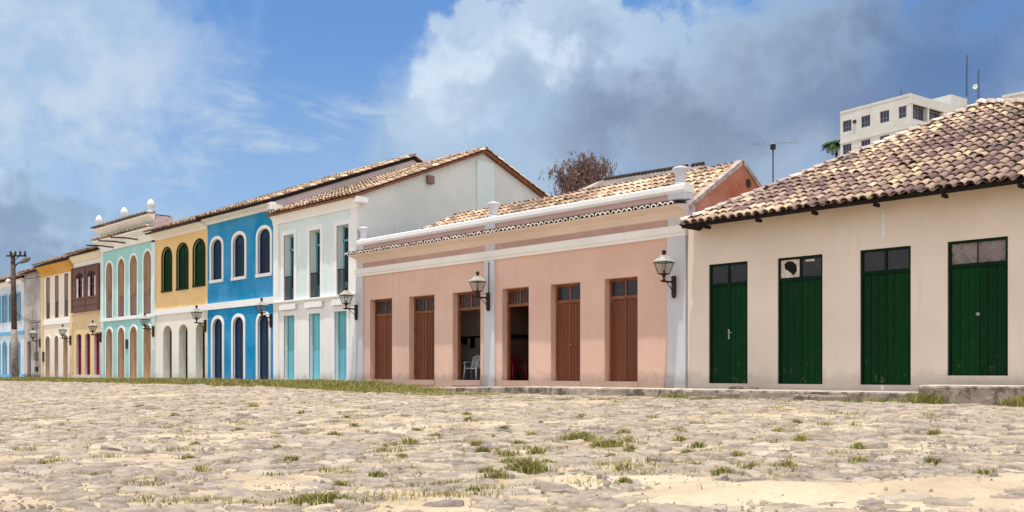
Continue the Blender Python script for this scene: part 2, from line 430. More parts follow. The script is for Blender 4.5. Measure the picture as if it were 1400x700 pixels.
def tiles(mb, org, u, v, U, V, clip=None, du=.23, dv=.34, tones=TONES_OLD, seed=1, chan=True, seg=6, lip=(.36, .27, .21), slot=0, rad=None, inner=.82):
    """barrel tiles laid in courses: convex cover tiles over concave channel tiles"""
    rr = random.Random(seed); u = Vector(u).normalized(); v = Vector(v).normalized(); n = u.cross(v).normalized()
    if n.z < 0: n = -n
    org = Vector(org); rad = rad or du*.46
    nc = int(U/du); nr = int(V/dv)+1
    tab = np.random.RandomState(seed).rand(64, 64)
    def clump(a, b):
        a *= .55; b *= .55; i, j = int(a) % 63, int(b) % 63; fa, fb = a-int(a), b-int(b)
        return (tab[i, j]*(1-fa)+tab[i+1, j]*fa)*(1-fb)+(tab[i, j+1]*(1-fa)+tab[i+1, j+1]*fa)*fb
    mb.cur = slot
    for c in range(nc+1):
        for kind in ((0, 1) if chan else (0,)):
            uc0 = (c+.5*kind)*du; wob = rr.uniform(-.02, .02)
            for r in range(nr):
                v0 = r*dv+rr.uniform(-.02, .02); ln = min(dv*1.18, V-v0+.05)
                if ln < .06: continue
                if clip and not clip(uc0, v0+dv*.4): continue
                cl = clump(uc0*1.3+20, v0*1.3+11); t = tones[int(len(tones)*min(.999, max(0, .80*rr.random()+.75*(cl-.38))))]
                k = .72+.42*clump(uc0+3, v0+5)+rr.uniform(-.15, .15)
                k *= .42 if kind else 1
                mb.tone = (t[0]*k, t[1]*k, t[2]*k, 1)
                uc = uc0+wob+rr.uniform(-.014, .014); sk = rr.uniform(-.026, .026); lift = rr.uniform(0, .018)*(3 if rr.random() < .04 else 1)
                rl, ru = rad*rr.uniform(.98, 1.06), rad*.82
                rings = []
                for (vv, ra, h) in ((v0, rl, (.040 if kind == 0 else .085)+lift), (v0+ln, ru, (.018 if kind == 0 else .055))):
                    ring = []
                    for q in range(seg+1):
                        a = PI*q/seg
                        off = (math.cos(a)*ra, math.sin(a)*ra*(.92 if kind == 0 else -.6))
                        ring.append(org+u*(uc+off[0]+(sk if vv == v0 else 0))+v*vv+n*(h+off[1]))
                    rings.append(ring)
                ia = [mb.vert(p) for p in rings[0]]; ib = [mb.vert(p) for p in rings[1]]
                mb.smooth = True
                for q in range(seg): mb.fi((ia[q], ia[q+1], ib[q+1], ib[q]))
                mb.smooth = False
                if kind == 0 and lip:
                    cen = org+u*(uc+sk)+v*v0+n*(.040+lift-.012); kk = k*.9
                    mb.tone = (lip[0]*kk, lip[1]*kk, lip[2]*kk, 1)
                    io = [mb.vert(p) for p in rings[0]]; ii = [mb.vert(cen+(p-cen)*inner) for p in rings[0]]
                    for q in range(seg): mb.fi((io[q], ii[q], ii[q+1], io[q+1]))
    mb.tone = (1, 1, 1, 1)

def ridge_caps(mb, p, q, r=.13, step=.38, tones=TONES_PALE, seed=3, mortar=True):
    p, q = Vector(p), Vector(q); d = (q-p); L = d.length; d.normalize()
    side = d.cross(Vector((0, 0, 1))).normalized(); up = side.cross(d); rr = random.Random(seed)
    for k in range(int(L/step)+1):
        a = p+d*(k*step); b = a+d*min(step*1.15, L-k*step+.02); t = rr.choice(tones); kk = rr.uniform(.85, 1.15)
        mb.tone = (t[0]*kk, t[1]*kk, t[2]*kk, 1); mb.smooth = True
        ia = [mb.vert(a+side*math.cos(PI*i/6)*r*1.05+up*(math.sin(PI*i/6)*r*.9+.03+rr.uniform(0, .015))) for i in range(7)]
        ib = [mb.vert(b+side*math.cos(PI*i/6)*r*.85+up*(math.sin(PI*i/6)*r*.75)) for i in range(7)]
        for i in range(6): mb.fi((ia[i], ia[i+1], ib[i+1], ib[i]))
        mb.smooth = False; mb.fi(ia)
    mb.tone = (1, 1, 1, 1)

def gable_roof(root, x0, x1, yf, zf, yr, zr, yb, zb, tones=TONES_PALE, du=.25, seed=1, th=.10, back=True, name='roof', verge=(0, 0), fascia='soffit', caps=True):
    """two tiled slopes meeting in a ridge parallel to the street"""
    mb = MB(); x0 -= verge[0]; x1 += verge[1]
    for (ya, za, sgn) in ((yf, zf, 1), (yb, zb, -1)):
        v = Vector((0, yr-ya, zr-za)); L = v.length; v.normalize(); n = Vector((1, 0, 0)).cross(v)*sgn
        a = Vector((x0, ya, za)); b = Vector((x1, ya, za)); c = Vector((x1, yr, zr)); d = Vector((x0, yr, zr)); dn = n*(-th)
        mb.cur = 1
        mb.face([a, b, c, d]); mb.cur = 2; mb.face([a+dn, d+dn, c+dn, b+dn]); mb.face([a, a+dn, b+dn, b]); mb.face([b, b+dn, c+dn, c]); mb.face([a, d, d+dn, a+dn])
        if sgn == 1 or back:
            if sgn == 1: tiles(mb, (x0+du*.4, ya-.05, za+.0), (1, 0, 0), v, x1-x0-du*.6, L+.05, du=du, dv=.36, tones=tones, seed=seed, chan=False, seg=5)
            else: tiles(mb, (x0+du*.4, ya+.05, za), (1, 0, 0), v, x1-x0-du*.6, L+.05, du=du, dv=.36, tones=tones, seed=seed+1, chan=False, seg=4)
    mb.cur = 0
    if caps: ridge_caps(mb, (x0, yr, zr+.06), (x1, yr, zr+.06), seed=seed, tones=tones)
    # tiles laid along the verges
    for x, f in ((x1-.06, verge[1]), (x0+.06, verge[0])):
        if f:
            ridge_caps(mb, (x, yf, zf+.05), (x, yr, zr+.05), r=.11, seed=seed+5, tones=tones)
            ridge_caps(mb, (x, yb, zb+.05), (x, yr, zr+.05), r=.11, seed=seed+6, tones=tones)
    return mb.build(name, ['tile', 'tile_under', fascia], root)

def box_walls(mb, x0, x1, yb, z0, ztop_f, prof=None, right=True, left=True):
    """side and back walls; prof = [(y,z)...] top line of the side walls"""
    prof = prof or [(0, ztop_f), (yb, ztop_f)]
    if right: mb.face([(x1, 0, z0), (x1, yb, z0)]+[(x1, y, z) for y, z in reversed(prof)])
    if left: mb.face([(x0, yb, z0), (x0, 0, z0)]+[(x0, y, z) for y, z in prof])
    mb.face([(x1, yb, z0), (x0, yb, z0), (x0, yb, prof[-1][1]), (x1, yb, prof[-1][1])])

Z0 = .30   # walls run down below the pavement
SL = .80   # door sills

# ================================================================== HOUSES (left to right along the square)
def std_house(name, label, x0, x1, loc_y=0.0):
    return thing(name, label, 'house', ((x0+x1)/2, loc_y, .6), 'old houses along the square')

# ---- pale house with blue shutters, far left
h = std_house('house', 'pale house with sky blue trim and navy windows at far left behind the utility pole', -70, -59.25)
mb = MB(); ops_d = [(-69.3, -68.4, .85, 3.5, .35), (-67.6, -66.7, .85, 3.5, .35), (-65.9, -65.0, .85, 3.5, .35), (-64.3, -63.4, .85, 3.5, .35), (-62.6, -61.7, .85, 3.5, .35), (-61.05, -60.2, .85, 3.5, .35)]
ops_w = [(a, b, 5.0, 7.05, 0) for a, b, *_ in ops_d]
wall_band(mb, -70, -59.25, Z0, 4.1, ops_d, depth=.25); wall_band(mb, -70, -59.25, 4.1, 8.19, ops_w, depth=.25)
box_walls(mb, -70, -59.25, 13, Z0, 8.0, [(0, 8.19), (7, 10.87), (13, 8.36)])
mb.build('wall', 'pale_blue_wall', h)
for o in ops_d: arch_door(h, o, .2, 'navy', 'sky_blue_paint')
for o in ops_w:
    w = arch_door(h, o, .2, 'navy', 'sky_blue_paint', 'window')
    for xs in (o[0]-.19, o[1]+.02): m2 = MB(); m2.box(xs, xs+.17, -.05, -.012, o[2], o[3]); m2.build('shutter', 'sky_blue_paint', w)
surrounds(h, ops_d+ops_w, .13, .03, 'sky_blue_paint')
mb = MB(); mb.box(-70.02, -59.22, -.07, .02, 4.0, 4.25); mb.build('string_course', 'sky_blue_paint', h)
mb = MB(); mb.box(-70.02, -59.23, -.04, .02, Z0, 1.0); mb.build('base_band', 'sky_blue_paint', h)
mb = MB(); mb.prism([(.02, 7.7), (-.12, 7.75), (-.3, 8.0), (-.3, 8.1), (.02, 8.1)], -70, -59.2); mb.build('cornice', 'white', h)
gable_roof(h, -70.1, -59.2, -.5, 8.12, 7, 11.0, 13.2, 8.4, tones=TONES_DARK, seed=31, du=.3)

# ---- bare weathered house
h = std_house('house', 'narrow house front of bare stained grey render beside the yellow house', -59.2, -55.45)
mb = MB(); ops = [(-58.6, -57.7, .85, 3.4, 0)]
wall_band(mb, -59.2, -55.45, Z0, 8.41, ops, depth=.25); box_walls(mb, -59.19, -55.45, 12, Z0, 8.4, [(0, 8.41), (7, 11.07), (12, 8.96)])
mb.build('wall', 'old_wall', h)
arch_door(h, ops[0], .2, 'grey_wood', 'grey_wood')
mb = MB(); mb.box(-56.6, -56.1, -.16, -.005, 2.0, 2.6); mb.box(-56.56, -56.14, -.18, -.16, 2.04, 2.56); mb.build('meter_box', 'meter', h)
mb = MB(); mb.tube([(-56.35, -.06, 2.6), (-56.35, -.06, 4.7)], .03, 6); mb.build('conduit', 'meter', h); mb = MB(); mb.tube([(-57.6, -.06, 4.7), (-55.6, -.06, 4.75)], .025, 6); mb.build('conduit', 'meter', h)
mb = MB(); mb.box(-56.6, -56.1, -.1, -.004, 1.2, 1.55); mb.build('hatch', 'iron', h)
gable_roof(h, -59.2, -55.4, -.35, 8.4, 7, 11.2, 12.2, 9, tones=TONES_DARK, seed=32, du=.3)

# ---- yellow topped house
h = std_house('house', 'cream house with golden yellow cornice band and tan doors beside the wooden balcony house', -55.4, -49.2)
mb = MB()
ops_d = [(-54.55, -53.65, .76, 3.67, .3), (-52.72, -51.95, .76, 3.67, .3), (-51.0, -50.15, .76, 3.67, .3)]
ops_w = [(-54.42, -53.62, 4.9, 7.8, 0), (-52.65, -51.88, 4.9, 7.8, 0), (-50.82, -50.05, 4.9, 7.8, 0)]
mb.cur = 0
wall_band(mb, -55.4, -49.2, Z0, 4.4, ops_d, depth=.38, rev=1); wall_band(mb, -55.4, -49.2, 4.4, 8.72, ops_w, depth=.38, rev=1)
box_walls(mb, -55.39, -49.2, 12, Z0, 8.6, [(0, 8.72), (7, 11.57), (12, 9.41)])
mb.build('wall', ['pale_cream', 'tan_wood'], h)
for o in ops_d: arch_door(h, o, .34, 'tan_wood', 'tan_wood')
for o in ops_w:
    arch_door(h, o, .34, 'grey_wood', 'tan_wood', 'window'); railing(h, o[0], o[1], 4.92, 6.0, .08, 'dark_wood', boards=True)
for x in (-55.41, -49.62): mb = MB(); mb.box(x, x+.42, -.06, .02, Z0, 7.86); mb.build('pilaster', 'ochre', h)
mb = MB(); mb.box(-55.42, -49.18, -.05, .02, 4.45, 4.75); mb.build('string_course', 'trim_white', h)
mb = MB(); mb.prism([(.02, 7.86), (-.06, 7.87), (-.1, 8.15), (-.42, 8.5), (-.42, 8.62), (.02, 8.62)], -55.5, -49.15); mb.build('cornice', 'gold', h)
surrounds(h, ops_d+ops_w, .1, .025, 'trim_white')
mb = MB(); mb.box(-55.1, -54.8, -.06, -.003, 1.9, 2.6); mb.build('plaque', 'dark_ridge', h)
gable_roof(h, -55.5, -49.15, -.55, 8.62, 7, 11.7, 12.3, 9.4, tones=TONES_DARK, seed=33, du=.3)

# ---- ochre house with the enclosed wooden balcony
h = std_house('house', 'ochre house with dark brown enclosed wooden balcony above three maroon doors', -49.2, -44.3)
mb = MB()
ops_d = [(-48.63, -47.72, .98, 3.66, .18), (-47.07, -46.18, .98, 3.66, .18), (-45.5, -44.6, .98, 3.66, .18)]
ops_w = [(-48.4, -46.95, 6.0, 7.62, .5), (-46.35, -44.85, 6.0, 7.62, .5)]
wall_band(mb, -49.2, -44.3, Z0, 5.0, ops_d, depth=.24, rev=1)
box_walls(mb, -49.19, -44.3, 12, Z0, 8.75, [(0, 8.85), (7, 11.57), (12, 9.41)])
mb.cur = 2; wall_band(mb, -49.2, -44.3, 5.0, 8.85, ops_w, depth=.5)
mb.build('wall', ['ochre', 'pinkish', 'cream_white'], h)
for o in ops_d: arch_door(h, o, .18, 'maroon', 'maroon')
b = MB(); wall_band(b, -49.02, -44.42, 5.1, 7.96, ops_w, Y=-.16, depth=.12); b.box(-49.05, -44.39, -.2, -.003, 7.9, 7.98); b.box(-49.05, -44.39, -.2, -.003, 5.05, 5.16)
b.box(-46.72, -46.58, -.2, -.16, 5.16, 7.9); b.box(-49.04, -48.9, -.2, -.003, 5.16, 7.9); b.box(-44.54, -44.41, -.2, -.003, 5.16, 7.9); b.box(-49.02, -44.42, -.185, -.16, 5.9, 5.99); b.box(-49.02, -44.42, -.185, -.16, 5.48, 5.55)
bal = b.build('balcony', 'dark_wood', h)
for o in ops_w:
    c = (o[0]+o[1])/2
    m2 = MB(); panel(m2, o, .0, .04); m2.cur = 1; m2.box(c-.03, c+.03, -.06, -.003, 6.0, 7.6); m2.box(o[0], o[1], -.06, -.003, 6.75, 6.8)
    w = m2.build('window', ['glass', 'dark_wood'], bal)
    m3 = MB(); m3.prism([(-.1, 6.02), (-.08, 6.02), (-.08, 7.25), (-.1, 7.25)], o[0]+.05, o[0]+.38); m3.build('shutter', 'pinkish', bal); m3 = MB(); m3.prism([(-.1, 6.02), (-.08, 6.02), (-.08, 7.25), (-.1, 7.25)], o[1]-.38, o[1]-.05); m3.build('shutter', 'pinkish', bal)
mb = MB(); mb.box(-49.2, -44.3, -.05, .02, Z0, .97); mb.build('base_band', 'pale_cream', h)
mb = MB(); mb.prism([(.02, 8.3), (-.05, 8.32), (-.3, 8.68), (-.3, 8.8), (.02, 8.8)], -49.14, -44.3); mb.build('cornice', 'pale_cream', h)
gable_roof(h, -49.14, -44.25, -.45, 8.8, 7, 11.7, 12.3, 9.4, tones=TONES_DARK, seed=34, du=.3)

# ---- turquoise house with parapet
h = std_house('house', 'pale turquoise house with tall arched openings and a stepped parapet topped by white finials', -44.3, -36.25)
mb = MB()
ops_w = [(-43.5, -42.5, 4.5, 7.9, .5), (-41.64, -40.66, 4.5, 7.98, .5), (-39.85, -38.82, 4.5, 8.02, .5), (-37.9, -36.86, 4.5, 8.1, .5)]
ops_d = [(-43.5, -42.5, .79, 3.83, .5), (-41.64, -40.66, .79, 3.83, .5), (-39.85, -38.82, .79, 3.84, .5), (-37.9, -36.84, .79, 3.86, .5)]
wall_band(mb, -44.3, -36.25, Z0, 4.32, ops_d, depth=.36, rev=1); wall_band(mb, -44.3, -36.25, 4.32, 8.62, ops_w, depth=.36, rev=1)
box_walls(mb, -44.29, -36.25, 12, Z0, 8.62, [(0, 8.62), (7, 11.3), (12, 9.3)])
mb.build('wall', ['teal', 'tan_wood'], h)
for o in ops_d: arch_door(h, o, .32, 'tan_wood', 'tan_wood')
for o in ops_w:
    arch_door(h, o, .32, 'grey_wood', 'tan_wood', 'window'); railing(h, o[0], o[1], 4.52, 5.7, .06, 'grey_wood', boards=True)
surrounds(h, ops_d+ops_w, .13, .03, 'trim_white')
mb = MB(); mb.box(-44.31, -36.24, -.08, .02, 4.28, 4.48); mb.build('string_course', 'trim_white', h)
for x in (-44.31, -36.72): mb = MB(); mb.box(x, x+.47, -.06, .02, Z0, 8.62); mb.build('pilaster', 'aqua_white', h)
mb = MB(); mb.box(-44.31, -36.24, -.03, .8, 8.62, 10.0); mb.build('parapet', 'teal', h)
mb = MB(); mb.prism([(-.031, 8.6), (-.1, 8.62), (-.1, 8.75), (-.2, 9.0), (-.46, 9.22), (-.46, 9.3), (-.031, 9.34)], -44.5, -36.2); mb.build('cornice', 'white', h); mb = MB(); mb.prism([(-.031, 9.7), (-.1, 9.72), (-.44, 9.98), (-.44, 10.05), (.81, 10.05), (.81, 10.0), (-.02, 10.0)], -44.5, -36.2); mb.build('cornice', 'white', h)
mb = MB(); mb.box(-36.7, -36.2, -.06, .95, 8.5, 10.06); mb.build('parapet_end', 'pinkish', h)
mb = MB(); tiles(mb, (-44.5, -.55, 9.31), (1, 0, 0), (0, 1, .1), 8.3, .5, du=.24, dv=.5, tones=TONES_PALE, seed=36, chan=False, seg=5); mb.build('coping_tiles', 'tile', h); mb = MB(); tiles(mb, (-44.5, -.55, 10.06), (1, 0, 0), (0, 1, .1), 8.3, .55, du=.24, dv=.55, tones=TONES_DARK, seed=37, chan=False, seg=5); mb.build('coping_tiles', 'tile', h)
for x in (-44.1, -40.15, -36.4):
    mb = MB(); mb.lathe([(.17, 0), (.17, .12), (.08, .17), (.1, .23), (.2, .36), (.215, .48), (.16, .64), (.07, .75), (.02, .79)], x, -.22, 10.13, 14); mb.build('finial', 'sheet_white', h)
for x, z in ((-42.16, 8.76), (-40.28, 8.84), (-38.48, 8.86)):
    mb = MB(); mb.tube([(x, -.05, z-.02), (x+.1, -.9, z-.0), (x+.2, -1.75, z-.06)], .045, 6); mb.build('drain_spout', 'iron', h)
mb = MB(); mb.box(-40.42, -40.12, -.06, -.003, 2.55, 3.1); mb.build('plaque', 'dark_ridge', h)
gable_roof(h, -44.3, -36.3, .8, 9.1, 7, 11.4, 12.3, 9.3, tones=TONES_DARK, seed=38, du=.3)

# ---- yellow over cream house with dark green arched windows
h = std_house('house', 'house with mustard yellow upper floor, three dark green arched windows and cream ground floor', -36.25, -29.95)
mb = MB()
ops_w = [(-35.4, -34.22, 5.66, 8.0, .55), (-33.5, -32.22, 5.66, 8.04, .55), (-31.53, -30.27, 5.7, 8.06, .55)]
ops_d = [(-35.3, -34.2, .8, 3.72, .42), (-33.32, -32.25, .8, 3.72, .42), (-31.3, -30.25, .8, 3.73, .42)]
wall_band(mb, -36.25, -29.95, Z0, 4.36, ops_d, depth=.5)
prof = [(0, 9.03), (11.1, 13.42), (18, 10.51)]
mb.cur = 1; wall_band(mb, -36.25, -29.95, 4.36, 9.03, ops_w, depth=.16)
mb.cur = 2; box_walls(mb, -36.24, -29.95, 18, Z0, 8.9, prof)
mb.build('wall', ['cream_white', 'ochre_yellow', 'mauve_gable'], h)
for o in ops_d: arch_door(h, o, .44, 'green', 'green_frame')
for o in ops_w: arch_door(h, o, .1, 'green', 'green_frame', 'window', louvre=True)
surrounds(h, ops_w, .09, .03, 'green_frame', True)
mb = MB(); mb.box(-36.24, -29.95, -.07, .02, 4.34, 4.64); mb.build('string_course', 'trim_white', h)
mb = MB(); mb.prism([(.02, 8.55), (-.07, 8.56), (-.07, 8.66), (-.2, 8.7), (-.48, 8.86), (-.48, 8.94), (.02, 8.96)], -36.24, -29.95); mb.build('cornice', 'trim_white', h)
gable_roof(h, -36.2, -29.9, -.66, 8.9, 11.1, 13.55, 18.3, 10.5, tones=TONES_DARK, seed=39, verge=(0, .05), fascia='dark_ridge')

# ---- azure blue house
h = std_house('house', 'bright azure blue house with white arched surrounds and navy shutters', -29.95, -23.2)
mb = MB()
g = .16
ops_w = [(-29.65+g, -28.18-g, 5.72+.12, 8.07-g, .4), (-27.34+g, -25.84-g, 5.7+.12, 8.07-g, .4), (-24.89+g, -23.4-g, 5.68+.12, 8.09-g, .4)]
ops_d = [(-29.5+g, -28.13-g, .78, 4.03-g, .4), (-27.34+g, -25.96-g, .78, 4.03-g, .4), (-24.89+g, -23.52-g, .78, 4.03-g, .4)]
wall_band(mb, -29.95, -23.2, Z0, 4.36, ops_d, depth=.18, rev=1); wall_band(mb, -29.95, -23.2, 4.36, 9.10, ops_w, depth=.18, rev=1)
mb.cur = 2; box_walls(mb, -29.94, -23.2, 14, Z0, 8.9, [(0, 9.10), (8.15, 12.29), (14, 9.67)])
mb.build('wall', ['blue', 'trim_white', 'mauve_gable'], h)
for o in ops_d: arch_door(h, o, .13, 'navy', 'navy')
for o in ops_w: arch_door(h, o, .13, 'navy', 'navy', 'window', louvre=True)
surrounds(h, ops_d, g, .04, 'trim_white'); surrounds(h, ops_w, g, .04, 'trim_white', True)
mb = MB(); mb.box(-29.95, -23.22, -.07, .02, 4.34, 4.66); mb.build('string_course', 'trim_white', h)
mb = MB(); mb.prism([(.02, 8.72), (-.06, 8.73), (-.1, 8.84), (-.3, 8.88), (-.46, 8.96), (-.46, 9.02), (.02, 9.05)], -29.95, -23.1); mb.build('cornice', 'trim_white', h); mb = MB(); mb.box(-23.3, -22.9, -.34, .25, 8.66, 8.9); mb.build('cornice_return', 'trim_white', h)
gable_roof(h, -29.88, -23.15, -.64, 8.98, 8.15, 12.42, 14.2, 9.7, tones=TONES_PALE, seed=40, verge=(0, .06))

# ---- white house with balconies and turquoise doors
h = std_house('house', 'white two storey house with iron balconies, turquoise doors and a tall grey side gable', -23.2, -16.5)
mb = MB()
ops_w = [(-22.34, -21.47, 4.38, 7.4, 0), (-20.16, -19.3, 4.38, 7.38, 0), (-18.02, -17.12, 4.38, 7.36, 0)]
ops_d = [(-22.34, -21.42, .81, 3.72, 0), (-20.2, -19.3, .81, 3.72, 0), (-18.18, -17.27, .81, 3.72, 0)]
wall_band(mb, -23.2, -16.5, Z0, 4.3, ops_d, depth=.28, rev=1); mb.cur = 2; wall_band(mb, -23.2, -16.5, 4.3, 8.43, ops_w, depth=.46, rev=1)
mb.cur = 3; box_walls(mb, -23.19, -16.5, 10.95, Z0, 8.46, [(0, 8.43), (7.03, 11.32), (10.95, 9.72)])
mb.build('wall', ['white', 'trim_white', 'aqua_white', 'grey_gable'], h)
for o in ops_d: arch_door(h, o, .2, 'turq', 'turq_frame')
for o in ops_w:
    xa, xb, za, ap, _ = o
    m2 = MB(); frame(m2, o, .3, .07, .08); m2.box(xa, xb, .3, .38, 6.72, 6.8); m2.box((xa+xb)/2-.04, (xa+xb)/2+.04, .31, .38, za, 6.72); m2.box(xa+.07, xb-.07, .32, .37, za, 5.0)
    w = m2.build('window', 'turq_frame', h)
    m3 = MB(); m3.box(xa+.05, xb-.05, .36, .375, za+.05, ap-.05); m3.build('pane', 'glass', w)
    railing(h, xa+.003, xb-.003, 4.38, 5.52, .05, 'iron', 9)
surrounds(h, ops_w+ops_d, .2, .03, 'trim_white')
for x in (-23.21, -16.93): mb = MB(); mb.box(x, x+.44, -.07, .02, Z0, 8.1); mb.build('pilaster', 'white', h)
mb = MB(); mb.prism([(.02, 4.22), (-.05, 4.23), (-.05, 4.28), (-.15, 4.33), (-.15, 4.4), (.02, 4.43)], -23.22, -16.48); mb.build('string_course', 'trim_white', h)
for o in ops_w: mb = MB(); mb.box(o[0]-.25, o[1]+.25, -.13, -.031, 3.98, 4.22); mb.build('corbel', 'trim_white', h)
mb = MB(); mb.prism([(.02, 7.95), (-.08, 7.97), (-.08, 8.1), (-.14, 8.2), (-.26, 8.34), (-.26, 8.36), (.02, 8.42)], -23.25, -16.4); mb.build('cornice', 'trim_white', h); mb = MB(); mb.box(-16.51, -16.16, -.26, .3, 8.14, 8.37); mb.build('cornice_return', 'trim_white', h)
mb = MB(); mb.box(-16.5, -16.44, 6.6, 7.68, 4.5, 10.95); mb.build('buttress', 'aqua_white', h)
mb = MB(); mb.box(-16.5, -16.3, 3.62, 3.95, 9.45, 9.8); mb.build('vent', 'grey_wood', h)
gable_roof(h, -23.3, -16.45, -.38, 8.40, 7.03, 11.44, 11.25, 9.72, tones=TONES_PALE, seed=41, verge=(0, .16), fascia='brown_frame')

# ---- peach shop building
h = std_house('house', 'long low peach pink building with white pilasters, urns on the parapet and brown doors', -16.5, 0)
ops = [(-15.62, -14.13, .84, 4.08, 0), (-13.03, -11.48, .84, 4.06, 0), (-10.42, -8.89, .84, 4.05, 0), (-7.76, -6.45, .84, 4.03, 0), (-5.42, -4.11, .84, 4.02, 0), (-3.09, -1.78, .84, 4.04, 0)]
mb = MB(); wall_band(mb, -16.5, 0, Z0, 5.08, ops, depth=.30)
mb.face([(0, 0, Z0), (0, 6, Z0), (0, 6, 5.08), (0, 0, 5.08)]); mb.face([(0, 6, Z0), (-16.49, 6, Z0), (-16.49, 6, 5.6), (0, 6, 5.6)]); mb.face([(-16.49, 6, Z0), (-16.49, 0, Z0), (-16.49, 0, 5.6), (-16.49, 6, 5.6)])
# ceilings and partitions so that the rooms are closed
mb.build('wall', 'peach', h)
for o in ops: mb = MB(); mb.box(o[0]-.02, o[1]+.02, -.03, .3, .66, .838); mb.build('door_step', 'peach', h)
def brown_door(o, open_=False, lit=True):
    xa, xb, za, ap, _ = o; y = .24; tz = 3.46; cx = (xa+xb)/2
    m2 = MB(); frame(m2, o, y, .085, .08); m2.box(xa+.08, xb-.08, y-.01, y+.07, tz-.06, tz+.04); m2.box(cx-.035, cx+.035, y+.005, y+.06, tz+.04, ap-.08)
    d = m2.build('door', 'brown_frame', h)
    if not open_:
        for a, b in ((xa+.085, cx-.008), (cx+.008, xb-.085)):
            m3 = MB(); m3.bevel_box(a, b, y+.03, y+.075, za+.01, tz-.06, .006)
            for k in range(1, 4): m3.box(a+(b-a)*k/4-.006, a+(b-a)*k/4+.006, y+.02, y+.031, za+.02, tz-.08)
            if a < cx-.1: m3.box(cx-.03, cx+.03, y+.008, y+.032, za+.01, tz-.07)
            m3.build('leaf', 'brown_wood', d)
    for a, b in ((xa+.085, cx-.035), (cx+.035, xb-.085)):
        m4 = MB(); m4.box(a, b, y+.035, y+.045, tz+.04, ap-.085)
        m4.cur = 1
        if not lit:
            for k in range(1, 4): m4.box(a+(b-a)*k/4-.012, a+(b-a)*k/4+.012, y+.02, y+.034, tz+.04, ap-.085)
        m4.build('pane', ['glass_grey', 'brown_frame'], d)
    return d
for i, o in enumerate(ops): brown_door(o, i in (2, 3), i in (4, 5))
mb = MB(); mb.lathe([(.03, 0), (.035, .02), (.02, .05)], -4.72, .22, 2.0, 10); mb.build('handle', 'alu', h)
# opened leaves folded back inside the rooms
for o in ops[2:4]:
    mb = MB(); mb.bevel_box(o[1]-.065, o[1]-.02, .34, .98, .85, 3.38, .006); mb.build('leaf', 'brown_wood', h)
# rooms
mb = MB()
def room(x0, x1, y1, zc, mat_i):
    mb.cur = mat_i
    mb.face([(x0, y1, .84), (x1, y1, .84), (x1, y1, zc), (x0, y1, zc)]); mb.face([(x0, .31, .84), (x0, y1, .84), (x0, y1, zc), (x0, .31, zc)]); mb.face([(x1, y1, .84), (x1, .31, .84), (x1, .31, zc), (x1, y1, zc)]); mb.face([(x0, .31, zc), (x0, y1, zc), (x1, y1, zc), (x1, .31, zc)])
    mb.cur = 2; mb.face([(x0, .31, .838), (x1, .31, .838), (x1, y1, .838), (x0, y1, .838)])
room(-14.0, -8.42, 2.4, 4.6, 0); mb.build('room', ['room_wall', 'room_dark', 'brown_frame'], h); mb = MB(); room(-8.32, -5.6, 5.2, 4.6, 1)
mb.build('room', ['room_wall', 'room_dark', 'brown_frame'], h)
mb = MB(); mb.box(-13.4, -11.5, 2.34, 2.395, 2.5, 2.56)
for x in (-13.1, -12.72, -12.45, -12.0): mb.box(x, x+.16, 2.26, 2.36, 2.1+.1*((x*10) % 3), 2.5)
mb.build('coat_rail', 'iron', h)
mb = MB(); mb.box(-8.318, -8.2, .9, 3.6, 2.35, 2.48); mb.build('shelf', 'black', h)
# parapet, mouldings
mb = MB(); mb.box(-16.5, 0, .004, .30, 5.07, 6.36); mb.build('parapet', 'mauve', h)
mb = MB(); mb.prism([(.003, 5.07), (-.08, 5.075), (-.08, 5.14), (-.13, 5.18), (-.16, 5.33), (-.16, 5.38), (.003, 5.42)], -16.52, .015); mb.build('string_course', 'white', h)
mb = MB(); mb.prism([(.003, 5.60), (-.06, 5.62), (-.10, 5.68), (-.24, 5.79), (-.50, 5.86), (-.56, 5.87), (-.60, 5.89), (-.60, 5.915), (.003, 6.0)], -16.36, .1); mb.build('cornice', 'cornice_cream', h)
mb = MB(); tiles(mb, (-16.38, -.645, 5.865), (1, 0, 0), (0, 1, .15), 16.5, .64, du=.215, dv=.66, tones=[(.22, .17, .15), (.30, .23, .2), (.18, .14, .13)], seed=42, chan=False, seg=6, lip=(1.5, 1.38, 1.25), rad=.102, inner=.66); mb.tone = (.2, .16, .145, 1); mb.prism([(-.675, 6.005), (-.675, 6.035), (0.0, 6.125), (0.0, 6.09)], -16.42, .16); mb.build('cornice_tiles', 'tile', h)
mb = MB(); mb.prism([(.003, 6.33), (-.05, 6.34), (-.10, 6.42), (-.10, 6.55), (-.06, 6.585), (.37, 6.585), (.37, 6.36), (.003, 6.36)], -16.52, .012); mb.build('coping', 'white', h)
for x0, x1 in ((-16.52, -16.04), (-8.61, -8.08), (-.62, .02)):
    mb = MB(); mb.box(x0, x1, -.075, .01, Z0, 5.07); mb.box(x0-.03, x1+.015, -.10, .01, Z0, .95); mb.build('pilaster', 'lilac_white', h)
    mb = MB(); mb.box(x0, x1, -.045, .345, 6.02, 6.338); mb.build('parapet_post', 'lilac_white', h); mb = MB(); mb.box(x0+.002, x1-.002, -.045, .2, 5.37, 5.66)
    if x1 > 0: mb.box(-.05, .035, -.02, .40, 5.08, 6.05)
    mb.build('parapet_post', 'lilac_white', h)
    cx = (x0+x1)/2
    mb = MB(); mb.lathe([(.2, 0), (.2, .05), (.155, .07), (.145, .2), (.16, .32), (.205, .42), (.235, .46), (.235, .51), (.18, .54), (.07, .57)], cx, .14, 6.586, 18); mb.build('urn', 'lilac_white', h)
mb = MB(); mb.tube([(-8.35, -.1, 5.0), (-8.36, -.1, 3.9)], .018, 6); mb.build('cable_conduit', 'meter', h)
